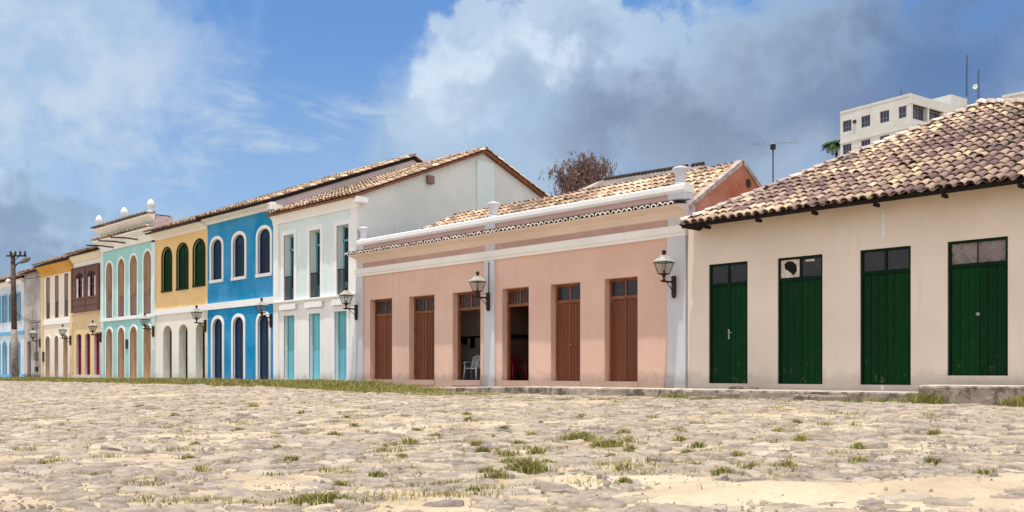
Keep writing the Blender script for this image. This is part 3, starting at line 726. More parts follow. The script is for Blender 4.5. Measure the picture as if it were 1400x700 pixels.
# roof behind the parapet
rp = gable_roof(h, -13.6, -.02, .12, 5.86, 2.9, 7.56, 5.9, 5.7, tones=TONES_PALE, seed=43, verge=(0, 0), th=.06, caps=False)
mb = MB(); a, b, c = (-16.45, .12, 5.86), (-13.6, .12, 5.86), (-13.6, 2.9, 7.56)
mb.cur = 1; mb.face([a, b, c]); mb.face([a, c, (-16.45, 5.9, 5.7)]); vv = Vector((0, 2.78, 1.7)); tiles(mb, (-16.45, .1, 5.87), (1, 0, 0), vv.normalized(), 2.85, vv.length, clip=lambda u, v: u > v/3.26*2.85, du=.25, tones=TONES_PALE, seed=44, chan=False)
mb.build('roof_hip', ['tile', 'tile_under'], h)
mb = MB(); mb.face([(.03, .31, 4.4), (.03, 5.75, 4.4), (.03, 5.75, 5.78), (.03, 2.9, 7.62), (.03, .12, 5.9), (.03, .12, 4.4)]); mb.face([(-.2, .31, 4.4), (-.2, 5.75, 4.4), (-.2, 5.75, 5.7), (-.2, 2.9, 7.5), (-.2, .31, 5.8)])
mb.build('gable_wall', 'orange', h)
mb = MB()
for (y0, z0, y1, z1) in ((.1, 5.9, 2.92, 7.64), (5.8, 5.77, 2.88, 7.64)):
    dd = Vector((0, y1-y0, z1-z0)).normalized(); nn = Vector((0, -dd.z, dd.y)); nn = nn if nn.z > 0 else -nn
    p, q = Vector((0, y0, z0)), Vector((0, y1, z1))
    quad = [p-nn*.05, q-nn*.05, q+nn*.09, p+nn*.09]
    mb = MB(); mb.prism([(k.y, k.z) for k in quad], -.14, .075); mb.build('verge_coping', 'mortar', h)
mb = MB(); mb.tube([(.02, 3.23, 7.03), (.045, 3.23, 7.03)], .14, 14); mb.build('vent', 'rust_iron', h)

# ---- cream house with green doors
h = std_house('house', 'cream house with dark green double doors under a big hipped clay tile roof at right', .02, 17)
ops = [(.78, 2.04, .81, 4.17, 0), (2.96, 4.25, .81, 4.16, 0), (5.26, 6.53, .81, 4.16, 0), (7.39, 8.71, 1.04, 4.16, 0), (10.1, 11.4, 1.04, 4.16, 0), (12.7, 14.0, 1.04, 4.16, 0)]
mb = MB(); wall_band(mb, .05, 16.6, Z0, 5.56, ops, depth=.12)
mb.face([(16.6, 0, Z0), (16.6, 12.4, Z0), (16.6, 12.4, 5.52), (16.6, 0, 5.52)]); mb.face([(16.6, 12.4, Z0), (.05, 12.4, Z0), (.05, 12.4, 5.52), (16.6, 12.4, 5.52)]); mb.face([(.05, 12.4, Z0), (.05, 0, Z0), (.05, 0, 5.52), (.05, 12.4, 5.52)])
mb.build('wall', 'cream', h)
mb = MB(); mb.box(5.82, 5.90, -.012, .01, 4.42, 5.12); mb.build('sun_streak_strip', 'sheet_white', h); mb = MB(); mb.box(5.80, 5.88, -.012, .01, .68, .80); mb.build('sun_streak_strip', 'sheet_white', h)  # thin white strips stand in for a sunlight streak through an eave gap
def green_door(i, o):
    xa, xb, za, ap, _ = o; y = .05; tz = 3.58; cx = (xa+xb)/2
    m2 = MB(); frame(m2, o, y-.01, .06, .07); m2.box(xa+.055, xb-.055, y-.005, y+.06, tz-.045, tz+.045)
    if i != 3: m2.box(cx-.03, cx+.03, y, y+.05, tz+.045, ap-.06)
    d = m2.build('door', 'green_frame', h)
    for a, b in ((xa+.06, cx-.006), (cx+.006, xb-.06)):
        m3 = MB(); n = 3
        for k in range(n): m3.bevel_box(a+(b-a)*k/n+.002, a+(b-a)*(k+1)/n-.002, y+.025+.004*(k % 2), y+.07, za+.008, tz-.045, .007)
        if a < cx-.1: m3.box(cx-.03, cx+.03, y+.008, y+.028, za+.01, tz-.05)
        lf = m3.build('leaf', 'green', d)
    if i == 0:
        m5 = MB(); m5.box(cx-.025, cx+.025, y-.004, y+.009, 2.05, 2.32); m5.tube([(cx, y-.004, 2.23), (cx, y-.05, 2.23), (cx+.13, y-.055, 2.225)], .012, 8); m5.build('handle', 'alu', lf)
    if i == 3:
        m5 = MB(); m5.lathe([(.05, 0), (.05, .012), (.02, .02)], 0, 0, 0, 12)
        m5.v = [(cx+p[0], y+.01-p[2]-.002, 2.45+p[1]) for p in m5.v]; m5.build('handle', 'alu', lf)
    m4 = MB(); halves = ((xa+.06, cx-.03), (cx+.03, xb-.06)) if i != 3 else ((xa+.06, cx), (cx, xb-.06))
    if i == 3:
        # sagging tarpaulin stretched over the opening
        nx, nz = 60, 16; idx = []
        for k in range(nz+1):
            row = []
            for j in range(nx+1):
                s, t = j/nx, k/nz; q = (s % .5)*2
                w = .010*math.sin(9*q+5*t+1.3*s*6)+.012*math.sin(13*(q-t)+2)-.05*math.exp(-((q-.15-.8*(t if s > .5 else .9-t))**2)*160)-.03*math.exp(-((q-.5-.5*(1-t)**2)**2)*200)
                row.append(m4.vert((xa+.06+(xb-xa-.12)*s, y+.06+w, tz+.045+(ap-.06-tz-.045)*t)))
            idx.append(row)
        m4.smooth = True
        for k in range(nz):
            for j in range(nx): m4.fi((idx[k][j], idx[k][j+1], idx[k+1][j+1], idx[k+1][j]))
        m4.smooth = False; m4.cur = 1; m4.box(cx-.012, cx+.012, y+.0, y+.015, tz+.045, ap-.06)
        m4.build('pane', ['tarp', 'green_frame'], d)
    else:
        m5 = MB(); a, b = halves[1]; m5.box(a, b, y+.03, y+.04, tz+.045, ap-.06)
        if i == 1: m5.cur = 1; m5.face([(a+.1, y+.028, ap-.14), (a+.36, y+.028, ap-.15), (a+.34, y+.028, ap-.09), (a+.1, y+.028, ap-.1)])
        m5.build('pane', ['glass_grey', 'paper'], d)
        a, b = halves[0]; m4.box(a, b, y+.03, y+.04, tz+.045, ap-.06)
        if i == 1:
            m4.cur = 1; a, b = halves[0]; m4.box(a, b, y+.022, y+.0295, tz+.045, ap-.06)   # pale paper behind the broken pane
            m4.cur = 2; pts = [(.18, .78), (.36, .93), (.62, .9), (.82, .68), (.85, .35), (.66, .1), (.5, .3), (.22, .5)]
            m4.face([(a+(b-a)*p, y+.020, tz+.045+(ap-.105-tz)*q) for p, q in pts])
        m4.build('pane', ['glass_grey', 'paper', 'black'], d)
for i, o in enumerate(ops): green_door(i, o)
A, B, C, D_ = Vector((.42, -.82, 5.24)), Vector((17.1, -.82, 5.24)), Vector((17.1, 13.2, 5.24)), Vector((.42, 13.2, 5.24))
PK = Vector((5.87, 6.2, 8.80))
mb = MB()
def slope(a, b, seed, dens=True):
    u = (b-a); U = u.length; u.normalize(); foot = a+u*((PK-a).dot(u)); v = PK-foot; V = v.length; v.normalize(); pu = (PK-a).dot(u)
    mb.cur = 1; mb.face([a, b, PK])
    n = u.cross(v); dn = n*(-.10) if n.z > 0 else n*.10
    mb.cur = 2; mb.face([a+dn, PK+dn, b+dn]); mb.face([a, a+dn, b+dn, b])
    tiles(mb, a-v*.06, u, v, U, V, clip=lambda s, t: t/V*pu-.02 <= s <= U-t/V*(U-pu)+.02, du=.245 if dens else .3, dv=.40, seed=seed, chan=dens, seg=7 if dens else 5, lip=(.34, .25, .2), rad=.110 if dens else None)
    mb.tone = (1, 1, 1, 1)
slope(A, B, 51); slope(D_, A, 52); slope(B, C, 53, False); slope(C, D_, 54, False)
mb.build('roof', ['tile', 'tile_under', 'soffit'], h)
mb = MB(); ridge_caps(mb, A+Vector((0, 0, .08)), PK+Vector((0, 0, .09)), r=.10, seed=5, tones=[(.6, .5, .42), (.52, .42, .34), (.66, .56, .47), (.42, .32, .26)]); mb.build('ridge_cap', 'tile', h); mb = MB(); ridge_caps(mb, PK+Vector((0, 0, .12)), B+Vector((0, 0, .12)), r=.12, seed=6, tones=[(.6, .5, .42), (.52, .42, .34), (.66, .56, .47)]); mb.build('ridge_cap', 'tile', h); mb = MB()
ridge_caps(mb, PK+Vector((0, 0, .12)), D_+Vector((0, 0, .12)), r=.12, seed=8)
mb.build('ridge_cap', 'tile', h)
k = 1.2
while k < 16: mb = MB(); mb.box(k-.03, k+.03, -.80, -.55, 5.075, 5.16); mb.build('rafter_end', 'soffit', h); k += 1.6


# ---- grey sheet roofed shed behind the peach building
h = thing('shed', 'shed with grey sheet roof and broken dark ridge rising behind the peach building', 'shed', (-13, 14, .5))
mb = MB(); mb.box(-17.6, -9.0, 10.6, 18.4, .4, 8.6); mb.build('wall', 'cream_white', h)
mb = MB(); r0, r1 = Vector((-15.5, 14, 10.85)), Vector((-9.1, 14, 10.68)); c = [Vector((-18.1, 10, 8.7)), Vector((-8.9, 10, 8.7)), Vector((-8.9, 18, 8.7)), Vector((-18.1, 18, 8.7))]
for f in ((c[0], c[1], r1, r0), (c[2], c[3], r0, r1), (c[3], c[0], r0), (c[1], c[2], r1)): mb.face(list(f)); mb.face([p-Vector((0, 0, .08)) for p in reversed(f)])
for k in range(40):
    s = (k+.5)/40; p = c[0].lerp(c[1], s); 
    if p.x < -15.4 or p.x > -9.2: continue
    q = r0.lerp(r1, (p.x-r0.x)/(r1.x-r0.x)); mb.tube([p+Vector((0, 0, .01)), q+Vector((0, 0, .01))], .035, 5)
mb.build('roof', 'fibro', h)
for a, b in ((.08, .42), (.44, .60), (.61, .86), (.9, 1.0)): mb = MB(); mb.tube([r0.lerp(r1, a)+Vector((0, 0, .05)), r0.lerp(r1, b)+Vector((0, 0, .05))], .11, 8); mb.build('ridge_cap', 'dark_ridge', h)

# ---- concrete tower far behind
h = thing('tower_block', 'tall pale concrete tower block with violet windows rising behind the clay tile roof', 'building', (0, 0, 0))
def wnd(x0, x1, z0, z1, n=3):
    m2 = MB(); m2.box(x0, x1, -.02, .06, z1-.07, z1); m2.box(x0, x1, -.02, .06, z0, z0+.07)
    for k in range(n+1): m2.box(x0+(x1-x0-.06)*k/n, x0+(x1-x0-.06)*k/n+.06, -.02, .06, z0, z1)
    m2.box(x0, x1, -.01, .05, z0+(z1-z0)*.36, z0+(z1-z0)*.36+.05)
    return m2
mb = MB(); lw = [(-12.7, -11.0), (-9.1, -7.4), (-5.6, -3.9), (-2.2, -.45)]
z = .4
bands = [(40.3, 45.5, [(a, b, 41.95, 43.85, 0) for a, b in lw])]+[(40.3-3.3*(k+1), 40.3-3.3*k, [(a, b, 40.3-3.3*(k+1)+1.05, 40.3-3.3*(k+1)+2.85, 0) for a, b in lw]) for k in range(4)]
for z0, z1, o in bands: wall_band(mb, -13.2, 0, z0, z1, o, depth=.3)
mb.face([(-13.2, 0, .4), (0, 0, .4), (0, 0, 27.1), (-13.2, 0, 27.1)])
mb.face([(-13.2, 18, .4), (-13.2, 0, .4), (-13.2, 0, 45.5), (-13.2, 18, 45.5)]); mb.face([(0, 18, .4), (-13.2, 18, .4), (-13.2, 18, 45.5), (0, 18, 45.5)]); mb.face([(-13.2, .3, 45.0), (0, .3, 45.0), (0, 18, 45.0), (-13.2, 18, 45.0)])
mb.face([(0, 0, .4), (0, 18, .4), (0, 18, 41.6), (0, 0, 41.6)]); mb.face([(-.9, 0, 41.6), (0, 0, 41.6), (0, 18, 41.6), (-.9, 18, 41.6)]) ; mb.box(-.3, .06, -.06, 18, 44.0, 45.5)
mb.face([(-.9, .3, 41.6), (-.9, 18, 41.6), (-.9, 18, 44.0), (-.9, .3, 44.0)])
for y in (0.05, 4.6, 9.2, 13.8, 17.5): mb.box(-.85, -.01, y, y+.45, 41.6, 44.0)
mb.box(-13.26, .05, -.1, 0, 40.1, 40.45); mb.box(-13.25, .055, -.05, 0, 45.2, 45.6)
mb.build('wall', 'concrete', h)
for z0, z1, o in bands:
    for op in o:
        w = wnd(op[0], op[1], op[2], op[3])
        w.v = [(x, y+.16, zz) for x, y, zz in w.v]; w = w.build('window', 'alu', h)
        p = MB(); p.box(op[0], op[1], .2, .22, op[2], op[3]); p.build('pane', 'glass_violet', w)
for y in (.55, 5.15, 9.75, 14.3):
    w = wnd(0, 3.9 if y < 14 else 3.0, 41.9, 43.85, 5); w.v = [(-.80+yy, y+xx, zz) for xx, yy, zz in w.v]; w = w.build('window', 'alu', h)
    p = MB(); p.box(-.84, -.82, y, y+(3.9 if y < 14 else 3.0), 41.9, 43.85); p.build('pane', 'glass_violet', w)
mb = MB(); mb.box(-5.5, -.6, 12.4, 17.2, 45.0, 47.6); mb.build('stair_penthouse', 'concrete', h)
mb = MB(); mb.box(-10.55, -10.05, -.3, -.003, 43.0, 43.5); mb.build('cooling_unit', 'rust_iron', h)
for k in range(2): mb = MB(); mb.tube([(-2.2-.0, .5+k*.3, 45.5), (-2.2, .5+k*.3, 46.6+.4*k)], .03, 5); mb.build('lightning_rod', 'iron', h)
h.location = (-48.6, 127.7, 0); h.rotation_euler = (0, 0, R(-9.2))

# rooftop masts standing on the tower
def mast(name, label, x, y, z0, z1, lat=True, dish=False):
    t = thing(name, label, 'antenna', (x, y, z0)); mb = MB(); w = .18
    if lat:
        for k in range(3): mb.tube([(x+math.cos(k*2.1)*w, y+math.sin(k*2.1)*w, z0), (x+math.cos(k*2.1)*w*.6, y+math.sin(k*2.1)*w*.6, z1)], .022, 5)
        zz = z0
        while zz < z1-.4:
            for k in range(3): mb.tube([(x+math.cos(k*2.1)*w, y+math.sin(k*2.1)*w, zz), (x+math.cos((k+1)*2.1)*w*.9, y+math.sin((k+1)*2.1)*w*.9, zz+  .4)], .012, 4)
            zz += .4
    else: mb.tube([(x, y, z0), (x, y, z1)], .06, 6)
    mb.build('mast_pole', 'iron', t)
    if dish:
        d = MB(); zz = z0+(z1-z0)*.58; d.lathe([(.06, 0), (.3, .06), (.42, .2), (.38, .2), (.05, .1)], 0, 0, 0, 14)
        d.v = [(x-.35+p[0], y-.3-p[2], zz+p[1]) for p in d.v]; d.build('dish', 'sheet_white', t)
mast('antenna_mast', 'tall thin lattice mast on the stair head of the tower block', -47.3+1.5, 143.0, 47.5, 54.6)
mast('antenna_mast', 'shorter mast with small white dish right of the tall lattice mast on the tower block', -44.3, 144.0, 44.9, 52.0, True, True)

# pale roof block farther right
t = thing('rooftop_block', 'small pale roof block just above the tile ridge at far right', 'building', (-48.5, 181, .4)); mb = MB(); mb.box(-52, -41, 178, 188, .4, 55.6); mb.build('wall', 'concrete', t)
mb = MB(); mb.box(-52.2, -40.8, 177.8, 188.2, 55.6, 56.1); mb.build('parapet', 'concrete', t)

# TV aerial behind the peach gable
t = thing('tv_antenna', 'thin television aerial on a mast between the orange gable and tile roof', 'antenna', (-1.94, 8, .4)); mb = MB(); mb.tube([(-1.94, 8, .4), (-1.94, 8, 9.4)], .024, 6); mb.build('mast_pole', 'iron', t)
mb = MB(); mb.tube([(-2.5, 7.6, 9.42), (-1.3, 8.45, 9.42)], .010, 5)
for k in range(9):
    s = k/8; c = Vector((-2.5, 7.6, 9.43)).lerp(Vector((-1.3, 8.45, 9.43)), s); dd = Vector((.58, -.82, 0))*(.3-.12*s); mb.tube([c-dd, c+dd], .005, 4)
mb.build('aerial', 'alu', t)
mb = MB(); mb.box(-2.02, -1.86, 7.94, 8.06, 9.2, 9.38); mb.build('junction_box', 'iron', t)

# ================================================================== WALL LANTERNS
YL = -.10
def make_lantern(label, x, z):
    t = thing('wall_lantern', label, 'lantern', (x, YL, z), 'wall lanterns along the house fronts')
    y0 = YL
    m = MB(); m.bevel_box(x-.055, x+.055, y0-.085, y0+.025, z-.36, z+.20, .008); m.lathe([(.03, 0), (.06, .04), (.055, .09)], x, y0-.035, z-.44, 8)
    m.tube([(x, y0, z+.02), (x, y0-.62, z+.02)], .032, 7); m.tube([(x, y0-.03, z-.28), (x, y0-.2, z-.14), (x, y0-.38, z+.0)], .014, 6)
    m.tube([(x, y0-.03, z+.17), (x, y0-.3, z+.16), (x, y0-.5, z+.04)], .008, 5)
    m.lathe([(.05, 0), (.05, .03), (.028, .06), (.028, .1), (.05, .13), (.07, .19), (.1, .21)], x, y0-.5, z+.02, 10)
    m.build('bracket', 'rust_iron', t)
    zb = z+.23; cx, cy = x, y0-.5; a, b, H = .115, .205, .33
    m = MB()
    for sx, sy in ((-1, -1), (1, -1), (1, 1), (-1, 1)): m.tube([(cx+sx*a, cy+sy*a, zb), (cx+sx*b, cy+sy*b, zb+H)], .011, 5)
    for r, zz in ((a, zb), (b, zb+H)):
        q = [(cx-r, cy-r, zz), (cx+r, cy-r, zz), (cx+r, cy+r, zz), (cx-r, cy+r, zz)]
        for k in range(4): m.tube([q[k], q[(k+1) % 4]], .014, 5)
    m.lathe([(a, 0), (a, .015)], cx, cy, zb-.02, square=True)
    m.tube([(cx, cy, zb), (cx, cy, zb+.12)], .03, 8)
    m.build('lantern_frame', 'iron', t)
    m = MB(); A = [(cx+sx*(a-.004), cy+sy*(a-.004), zb+.01) for sx, sy in ((-1, -1), (1, -1), (1, 1), (-1, 1))]; B = [(cx+sx*(b-.004), cy+sy*(b-.004), zb+H-.01) for sx, sy in ((-1, -1), (1, -1), (1, 1), (-1, 1))]
    for k in range(4): m.face([A[k], A[(k+1) % 4], B[(k+1) % 4], B[k]])
    m.build('lantern_glass', 'lamp_glass', t)
    m = MB(); m.lathe([(b+.025, 0), (b+.02, .03), (.12, .13), (.075, .19), (.06, .2)], cx, cy, zb+H+.005, square=True); m.build('lantern_hood', 'lamp_hood', t)
    m = MB(); m.lathe([(.05, 0), (.05, .08), (.075, .09), (.06, .13), (.02, .16)], cx, cy, zb+H+.205, 10); m.build('finial', 'rust_iron', t)
    return t
lant = [(-.34, 3.72, -0.1, 'black wall lantern on the white corner pilaster between the peach and the green doored houses'),
        (-8.35, 3.72, -0.1, 'black wall lantern on the middle white pilaster of the peach building'),
        (-16.42, 3.72, -0.1, 'black wall lantern at the corner where white house meets peach building'),
        (-23.45, 3.66, -0.03, 'black wall lantern on the blue house above its last arched door'),
        (-30.1, 3.66, -0.03, 'black wall lantern on the cream ground floor next to the blue house'),
        (-36.35, 3.56, -0.085, 'black wall lantern on the right pilaster of the turquoise house'),
        (-44.15, 3.45, -0.085, 'black wall lantern on the ochre house beside the turquoise house'),
        (-49.4, 3.38, -0.085, 'black wall lantern between the yellow topped house and the wooden balcony house'),
        (-55.55, 3.35, -0.03, 'black wall lantern on the bare grey rendered house')]
l0 = make_lantern(lant[0][3], lant[0][0], lant[0][1])
for x, z, yl, lab in lant[1:]:
    c = copy_tree(l0); c.location = (x, yl, z); c['label'] = lab; c.rotation_euler = (0, 0, R(RS.uniform(-4, 4)))

# ================================================================== UTILITY POLE
t = thing('utility_pole', 'weathered wooden utility pole with insulators and street lamp at far left', 'utility pole', (-57.25, -1.2, .4))
px, py = -57.25, -1.2; top = Vector((-57.75, -1.2, 9.7)); bot = Vector((px, py, .3)); at = lambda z: bot.lerp(top, (z-.3)/9.4)
mb = MB(); mb.tube([at(4.2), at(7), at(9.7)], [.20, .18, .15], 10); mb.build('shaft', 'bluewhite', t)
mb = MB(); mb.tube([bot, at(2.5), at(4.2)], [.27, .24, .22], 10); mb.build('lower_shaft', 'pole_grey', t)
mb = MB(); mb.bevel_box(px-.75, px+.85, py-.4, py+.4, .2, .78, .06); mb.build('base_block', 'kerb', t)
XA, XD = Vector((top.x-.1, py-.3, 9.5)), Vector((.72, .69, 0))
mb = MB(); mb.tube([XA-XD*.1, XA+XD*1.35], .065, 6); mb.tube([at(9.0)+Vector((.05, -.18, 0)), XA+XD*.9], .03, 5); mb.build('crossarm', 'rust_iron', t)
for dx in (.2, .55, .9, 1.25):
    mb = MB(); q = XA+XD*dx; mb.lathe([(.05, 0), (.09, .05), (.05, .1), (.09, .16), (.06, .24), (.02, .3)], q.x, q.y, 9.56, 8); mb.build('insulator', 'dark_ridge', t)
mb = MB(); mb.tube([(top.x+.05, py+.1, 8.75), (top.x+.3, py+.25, 9.0), (top.x+.5, py+.42, 9.05)], .045, 6); mb.build('lamp_arm', 'iron', t)
mb = MB(); c0, c1 = Vector((top.x+.42, py+.36, 9.0)), Vector((top.x+.98, py+.85, 9.38)); mb.tube([c0, c0.lerp(c1, .3), c0.lerp(c1, .75), c1], [.07, .15, .2, .08], 10); lh = mb.build('lamp_head', 'meter', t)
mb = MB(); mb.lathe([(.05, 0), (.17, .05), (.18, .18), (.1, .3), (.03, .33)], at(7.6).x-.45, py-.2, 7.55, 12); mb.build('lamp_globe', 'sheet_white', t)
mb = MB(); mb.tube([at(7.5), (at(7.5).x-.45, py-.2, 7.55)], .03, 6); mb.build('globe_arm', 'alu', t)
t = thing('power_cable', 'thin dark service cable hanging from the utility pole to the grey rendered house', 'cable', (-56.9, -1.1, 5.5))
for z0, z1, x1 in ((5.6, 4.8, -55.7), (5.45, 4.7, -55.9), (8.2, 8.0, -55.6)):
    mb = MB(); a, b = at(z0), Vector((x1, -.03, z1)); mb.tube([a.lerp(b, s/8)-Vector((0, 0, .25*math.sin(PI*s/8))) for s in range(9)], .018, 4); mb.build('wire', 'iron', t)

# ================================================================== CHAIRS IN THE OPEN DOORWAYS
def chair(label, x, y, rz, mat):
    t = thing('plastic_chair', label, 'chair', (0, 0, 0)); z0 = 0
    mb = MB(); mb.bevel_box(-.23, .23, -.23, .22, .42, .45, .02); mb.build('seat', mat, t)
    for sx in (-1, 1):
        mb = MB(); mb.tube([(sx*.27, -.27, 0), (sx*.24, -.22, .43), (sx*.26, -.2, .64)], [.028, .032, .022], 8); mb.build('leg', mat, t)
        mb = MB(); mb.tube([(sx*.25, .32, 0), (sx*.22, .22, .43), (sx*.2, .27, .64), (sx*.17, .33, .86)], [.028, .032, .028, .022], 8); mb.build('leg', mat, t)
        mb = MB(); mb.tube([(sx*.27, -.24, .64), (sx*.28, -.05, .67), (sx*.24, .24, .66)], .026, 8); mb.build('armrest', mat, t)
    mb = MB()
    for k in range(5): xx = -.16+.08*k; mb.prism([(.235, .47), (.255, .47), (.345, .84), (.325, .84)], xx-.025, xx+.025)
    mb.tube([(-.19, .31, .82), (-.1, .345, .885), (0, .35, .90), (.1, .345, .885), (.19, .31, .82)], .03, 8); mb.build('backrest', mat, t)
    t.location = (x, y, .84); t.rotation_euler = (0, 0, rz)
chair('white plastic armchair standing inside the open peach building doorway', -10.35, .95, R(20), 'plastic_white')
chair('dark red plastic armchair inside the second open brown doorway', -7.78, .72, R(70), 'plastic_red')

# ================================================================== TREES BEHIND
t = thing('dry_tree', 'tree with bare reddish brown drooping twigs behind the grey sheet roof', 'tree', (-26.75, 26, .4))
mb = MB(); base = Vector((-26.75, 26, .4)); mb.tube([base, base+Vector((.1, 0, 5)), base+Vector((.0, .1, 9.5))], [.34, .27, .2], 9); mb.build('trunk', 'bark', t)
mb = MB(); lf = MB(); rr = random.Random(5)
for k in range(44):
    a = rr.uniform(0, 2*PI); rad = rr.uniform(.2, 2.15); hz = rr.uniform(12.0, 16.0)-.2*rad*rad
    p0 = base+Vector((0, 0, 8.6+rr.uniform(0, 1.2))); p2 = base+Vector((math.cos(a)*rad*1.05, math.sin(a)*rad, hz-.4)); p1 = p0.lerp(p2, .5)+Vector((0, 0, .5))
    mb.tube([p0, p1, p2], [.11, .07, .035], 6)
    for j in range(46):
        q = p1.lerp(p2, rr.uniform(.15, 1.1))+Vector((rr.gauss(0, .35), rr.gauss(0, .35), rr.gauss(0, .25)))
        b = rr.uniform(0, 2*PI); L = rr.uniform(.3, .75); out = Vector((math.cos(b), math.sin(b), 0))
        pts = [q, q+out*L*.35+Vector((0, 0, .12*L)), q+out*L*.62-Vector((0, 0, .35*L)), q+out*L*.72-Vector((0, 0, 1.05*L))]
        mb.tube(pts, [.016, .012, .009, .004], 3, cap=False)
        for i in range(12):
            c = pts[1].lerp(pts[3], rr.random())+Vector((rr.gauss(0, .1), rr.gauss(0, .1), rr.gauss(0, .12))); s = rr.uniform(.08, .17)
            d = Vector((rr.gauss(0, .5), rr.gauss(0, .5), -1)).normalized(); e = d.cross(Vector((rr.gauss(0, 1), rr.gauss(0, 1), 0))).normalized()
            tn = rr.choice([(.17, .09, .07), (.22, .11, .075), (.12, .07, .06), (.27, .15, .09), (.15, .085, .08)]); lf.tone = tn+(1,)
            lf.face([c-e*s*.22, c+d*s*.9, c+e*s*.22, c-d*s*.9])
mb.build('branches', 'bark', t); lf.build('crown', 'leaf', t)

t = thing('palm_tree', 'palm with drooping green fronds at the left edge of tower block', 'palm', (-66.9, 137.5, .4))
base = Vector((-66.5, 137.5, .4)); mb = MB(); mb.tube([base, base+Vector((.5, 0, 22)), base+Vector((.2, 0, 42))], [.5, .4, .28], 9); mb.build('trunk', 'bark', t)
lf = MB(); rr = random.Random(8)
for k in range(34):
    a = 2*PI*k/34*3.1+rr.uniform(-.2, .2); L = rr.uniform(2.4, 3.5); up = rr.uniform(-.5, 1.3); o = base+Vector((.2, 0, 42)); pr = None
    tn = rr.choice([(.05, .10, .03), (.07, .13, .04), (.10, .15, .05), (.04, .07, .03)])
    for i in range(13):
        s = i/12; p = o+Vector((math.cos(a)*L*s, math.sin(a)*L*s, up*L*.55*s-L*.75*s*s))
        if pr is not None:
            side = Vector((-math.sin(a), math.cos(a), 0))
            for sg in (-1, 1):
                lf.tone = tuple(q*rr.uniform(.8, 1.3) for q in tn)+(1,); w = .85*math.sin(PI*min(1, s*.9+.1))
                lf.face([pr, pr.lerp(p, .7), p+side*sg*w-Vector((0, 0, w*.7)), pr.lerp(p, .5)+side*sg*w*.9-Vector((0, 0, w*.75))])
        pr = p
lf.build('crown', 'leaf', t)

# ================================================================== GROUND
def vnoise(x, y, seed):
    T = np.random.RandomState(seed).rand(256, 256); xi = np.floor(x).astype(int); yi = np.floor(y).astype(int); fx = x-xi; fy = y-yi
    fx = fx*fx*(3-2*fx); fy = fy*fy*(3-2*fy); a = T[xi % 256, yi % 256]; b = T[(xi+1) % 256, yi % 256]; c = T[xi % 256, (yi+1) % 256]; d = T[(xi+1) % 256, (yi+1) % 256]
    return (a*(1-fx)+b*fx)*(1-fy)+(c*(1-fx)+d*fx)*fy
def fbm(x, y, seed, o=4):
    s = 0; a = .5; t = 0
    for k in range(o): s = s+a*vnoise(x*2**k+k*17.3, y*2**k+k*9.1, seed+k); t += a; a *= .5
    return s/t
def G(x, y):
    t = np.clip((y+19)/16, 0, 1); t = t*t*(3-2*t)
    return t*(.40+.2*np.clip((-8-x)/8, 0, 1))
RT = np.array((.6931, .7209)); FW = np.array((-.7209, .6931)); CAMXY = np.array((16.34, -22.7))
def bare(x, y):
    """places where blown sand has buried the stones"""
    s = 0*x
    for cx, cy, ra, rb, h in ((12.6, -14.3, 2.2, .4, .075), (13.9, -13.6, 2.0, .4, .065), (13.6, -14.9, 1.2, .25, .04), (12.0, -15.6, 1.3, .35, .07), (10.3, -15.6, .9, .3, .06), (5.2, -17.6, 1.0, .3, .05), (9.6, -14.9, .8, .3, .05), (2, -15, 3, .5, .04), (-4, -12, 4, .5, .035), (6, -9, 3, .5, .035), (-14, -9, 5, .6, .04), (0, -6, 4, .6, .03)):
        dx, dy = x-cx, y-cy; u = dx*RT[0]+dy*RT[1]; v = dx*FW[0]+dy*FW[1]
        s = s+h*np.exp(-(u/ra)**2-(v/rb)**2)
    return s*np.clip(-.35+2.6*fbm(x*1.3, y*1.3, 33, 5), 0, 1.7)*.85
def sandz(x, y): return G(x, y)+.075*(fbm(x*.55, y*.55, 3)-.5)+.05*(fbm(x*1.7, y*1.7, 9, 3)-.5)+bare(x, y)-.001

def np_mesh(name, V, faces, mat, tone=None, smooth=False):
    me = bpy.data.meshes.new(name); V = np.asarray(V, np.float32); me.vertices.add(len(V)); me.vertices.foreach_set('co', V.ravel())
    loops = np.concatenate([f.ravel() for f in faces]).astype(np.int32); tot = np.concatenate([np.full(len(f), f.shape[1]) for f in faces]).astype(np.int32)
    me.loops.add(len(loops)); me.loops.foreach_set('vertex_index', loops); me.polygons.add(len(tot))
    me.polygons.foreach_set('loop_start', np.concatenate([[0], np.cumsum(tot)[:-1]]).astype(np.int32)); me.polygons.foreach_set('loop_total', tot)
    me.update(calc_edges=True)
    if smooth: me.polygons.foreach_set('use_smooth', np.ones(len(tot), bool))
    if tone is not None:
        at = me.color_attributes.new('tone', 'FLOAT_COLOR', 'POINT'); at.data.foreach_set('color', np.concatenate([tone, np.ones((len(tone), 1))], 1).astype(np.float32).ravel())
    me.materials.append(MT[mat]); me.validate()
    o = bpy.data.objects.new(name, me); COL.objects.link(o); return o

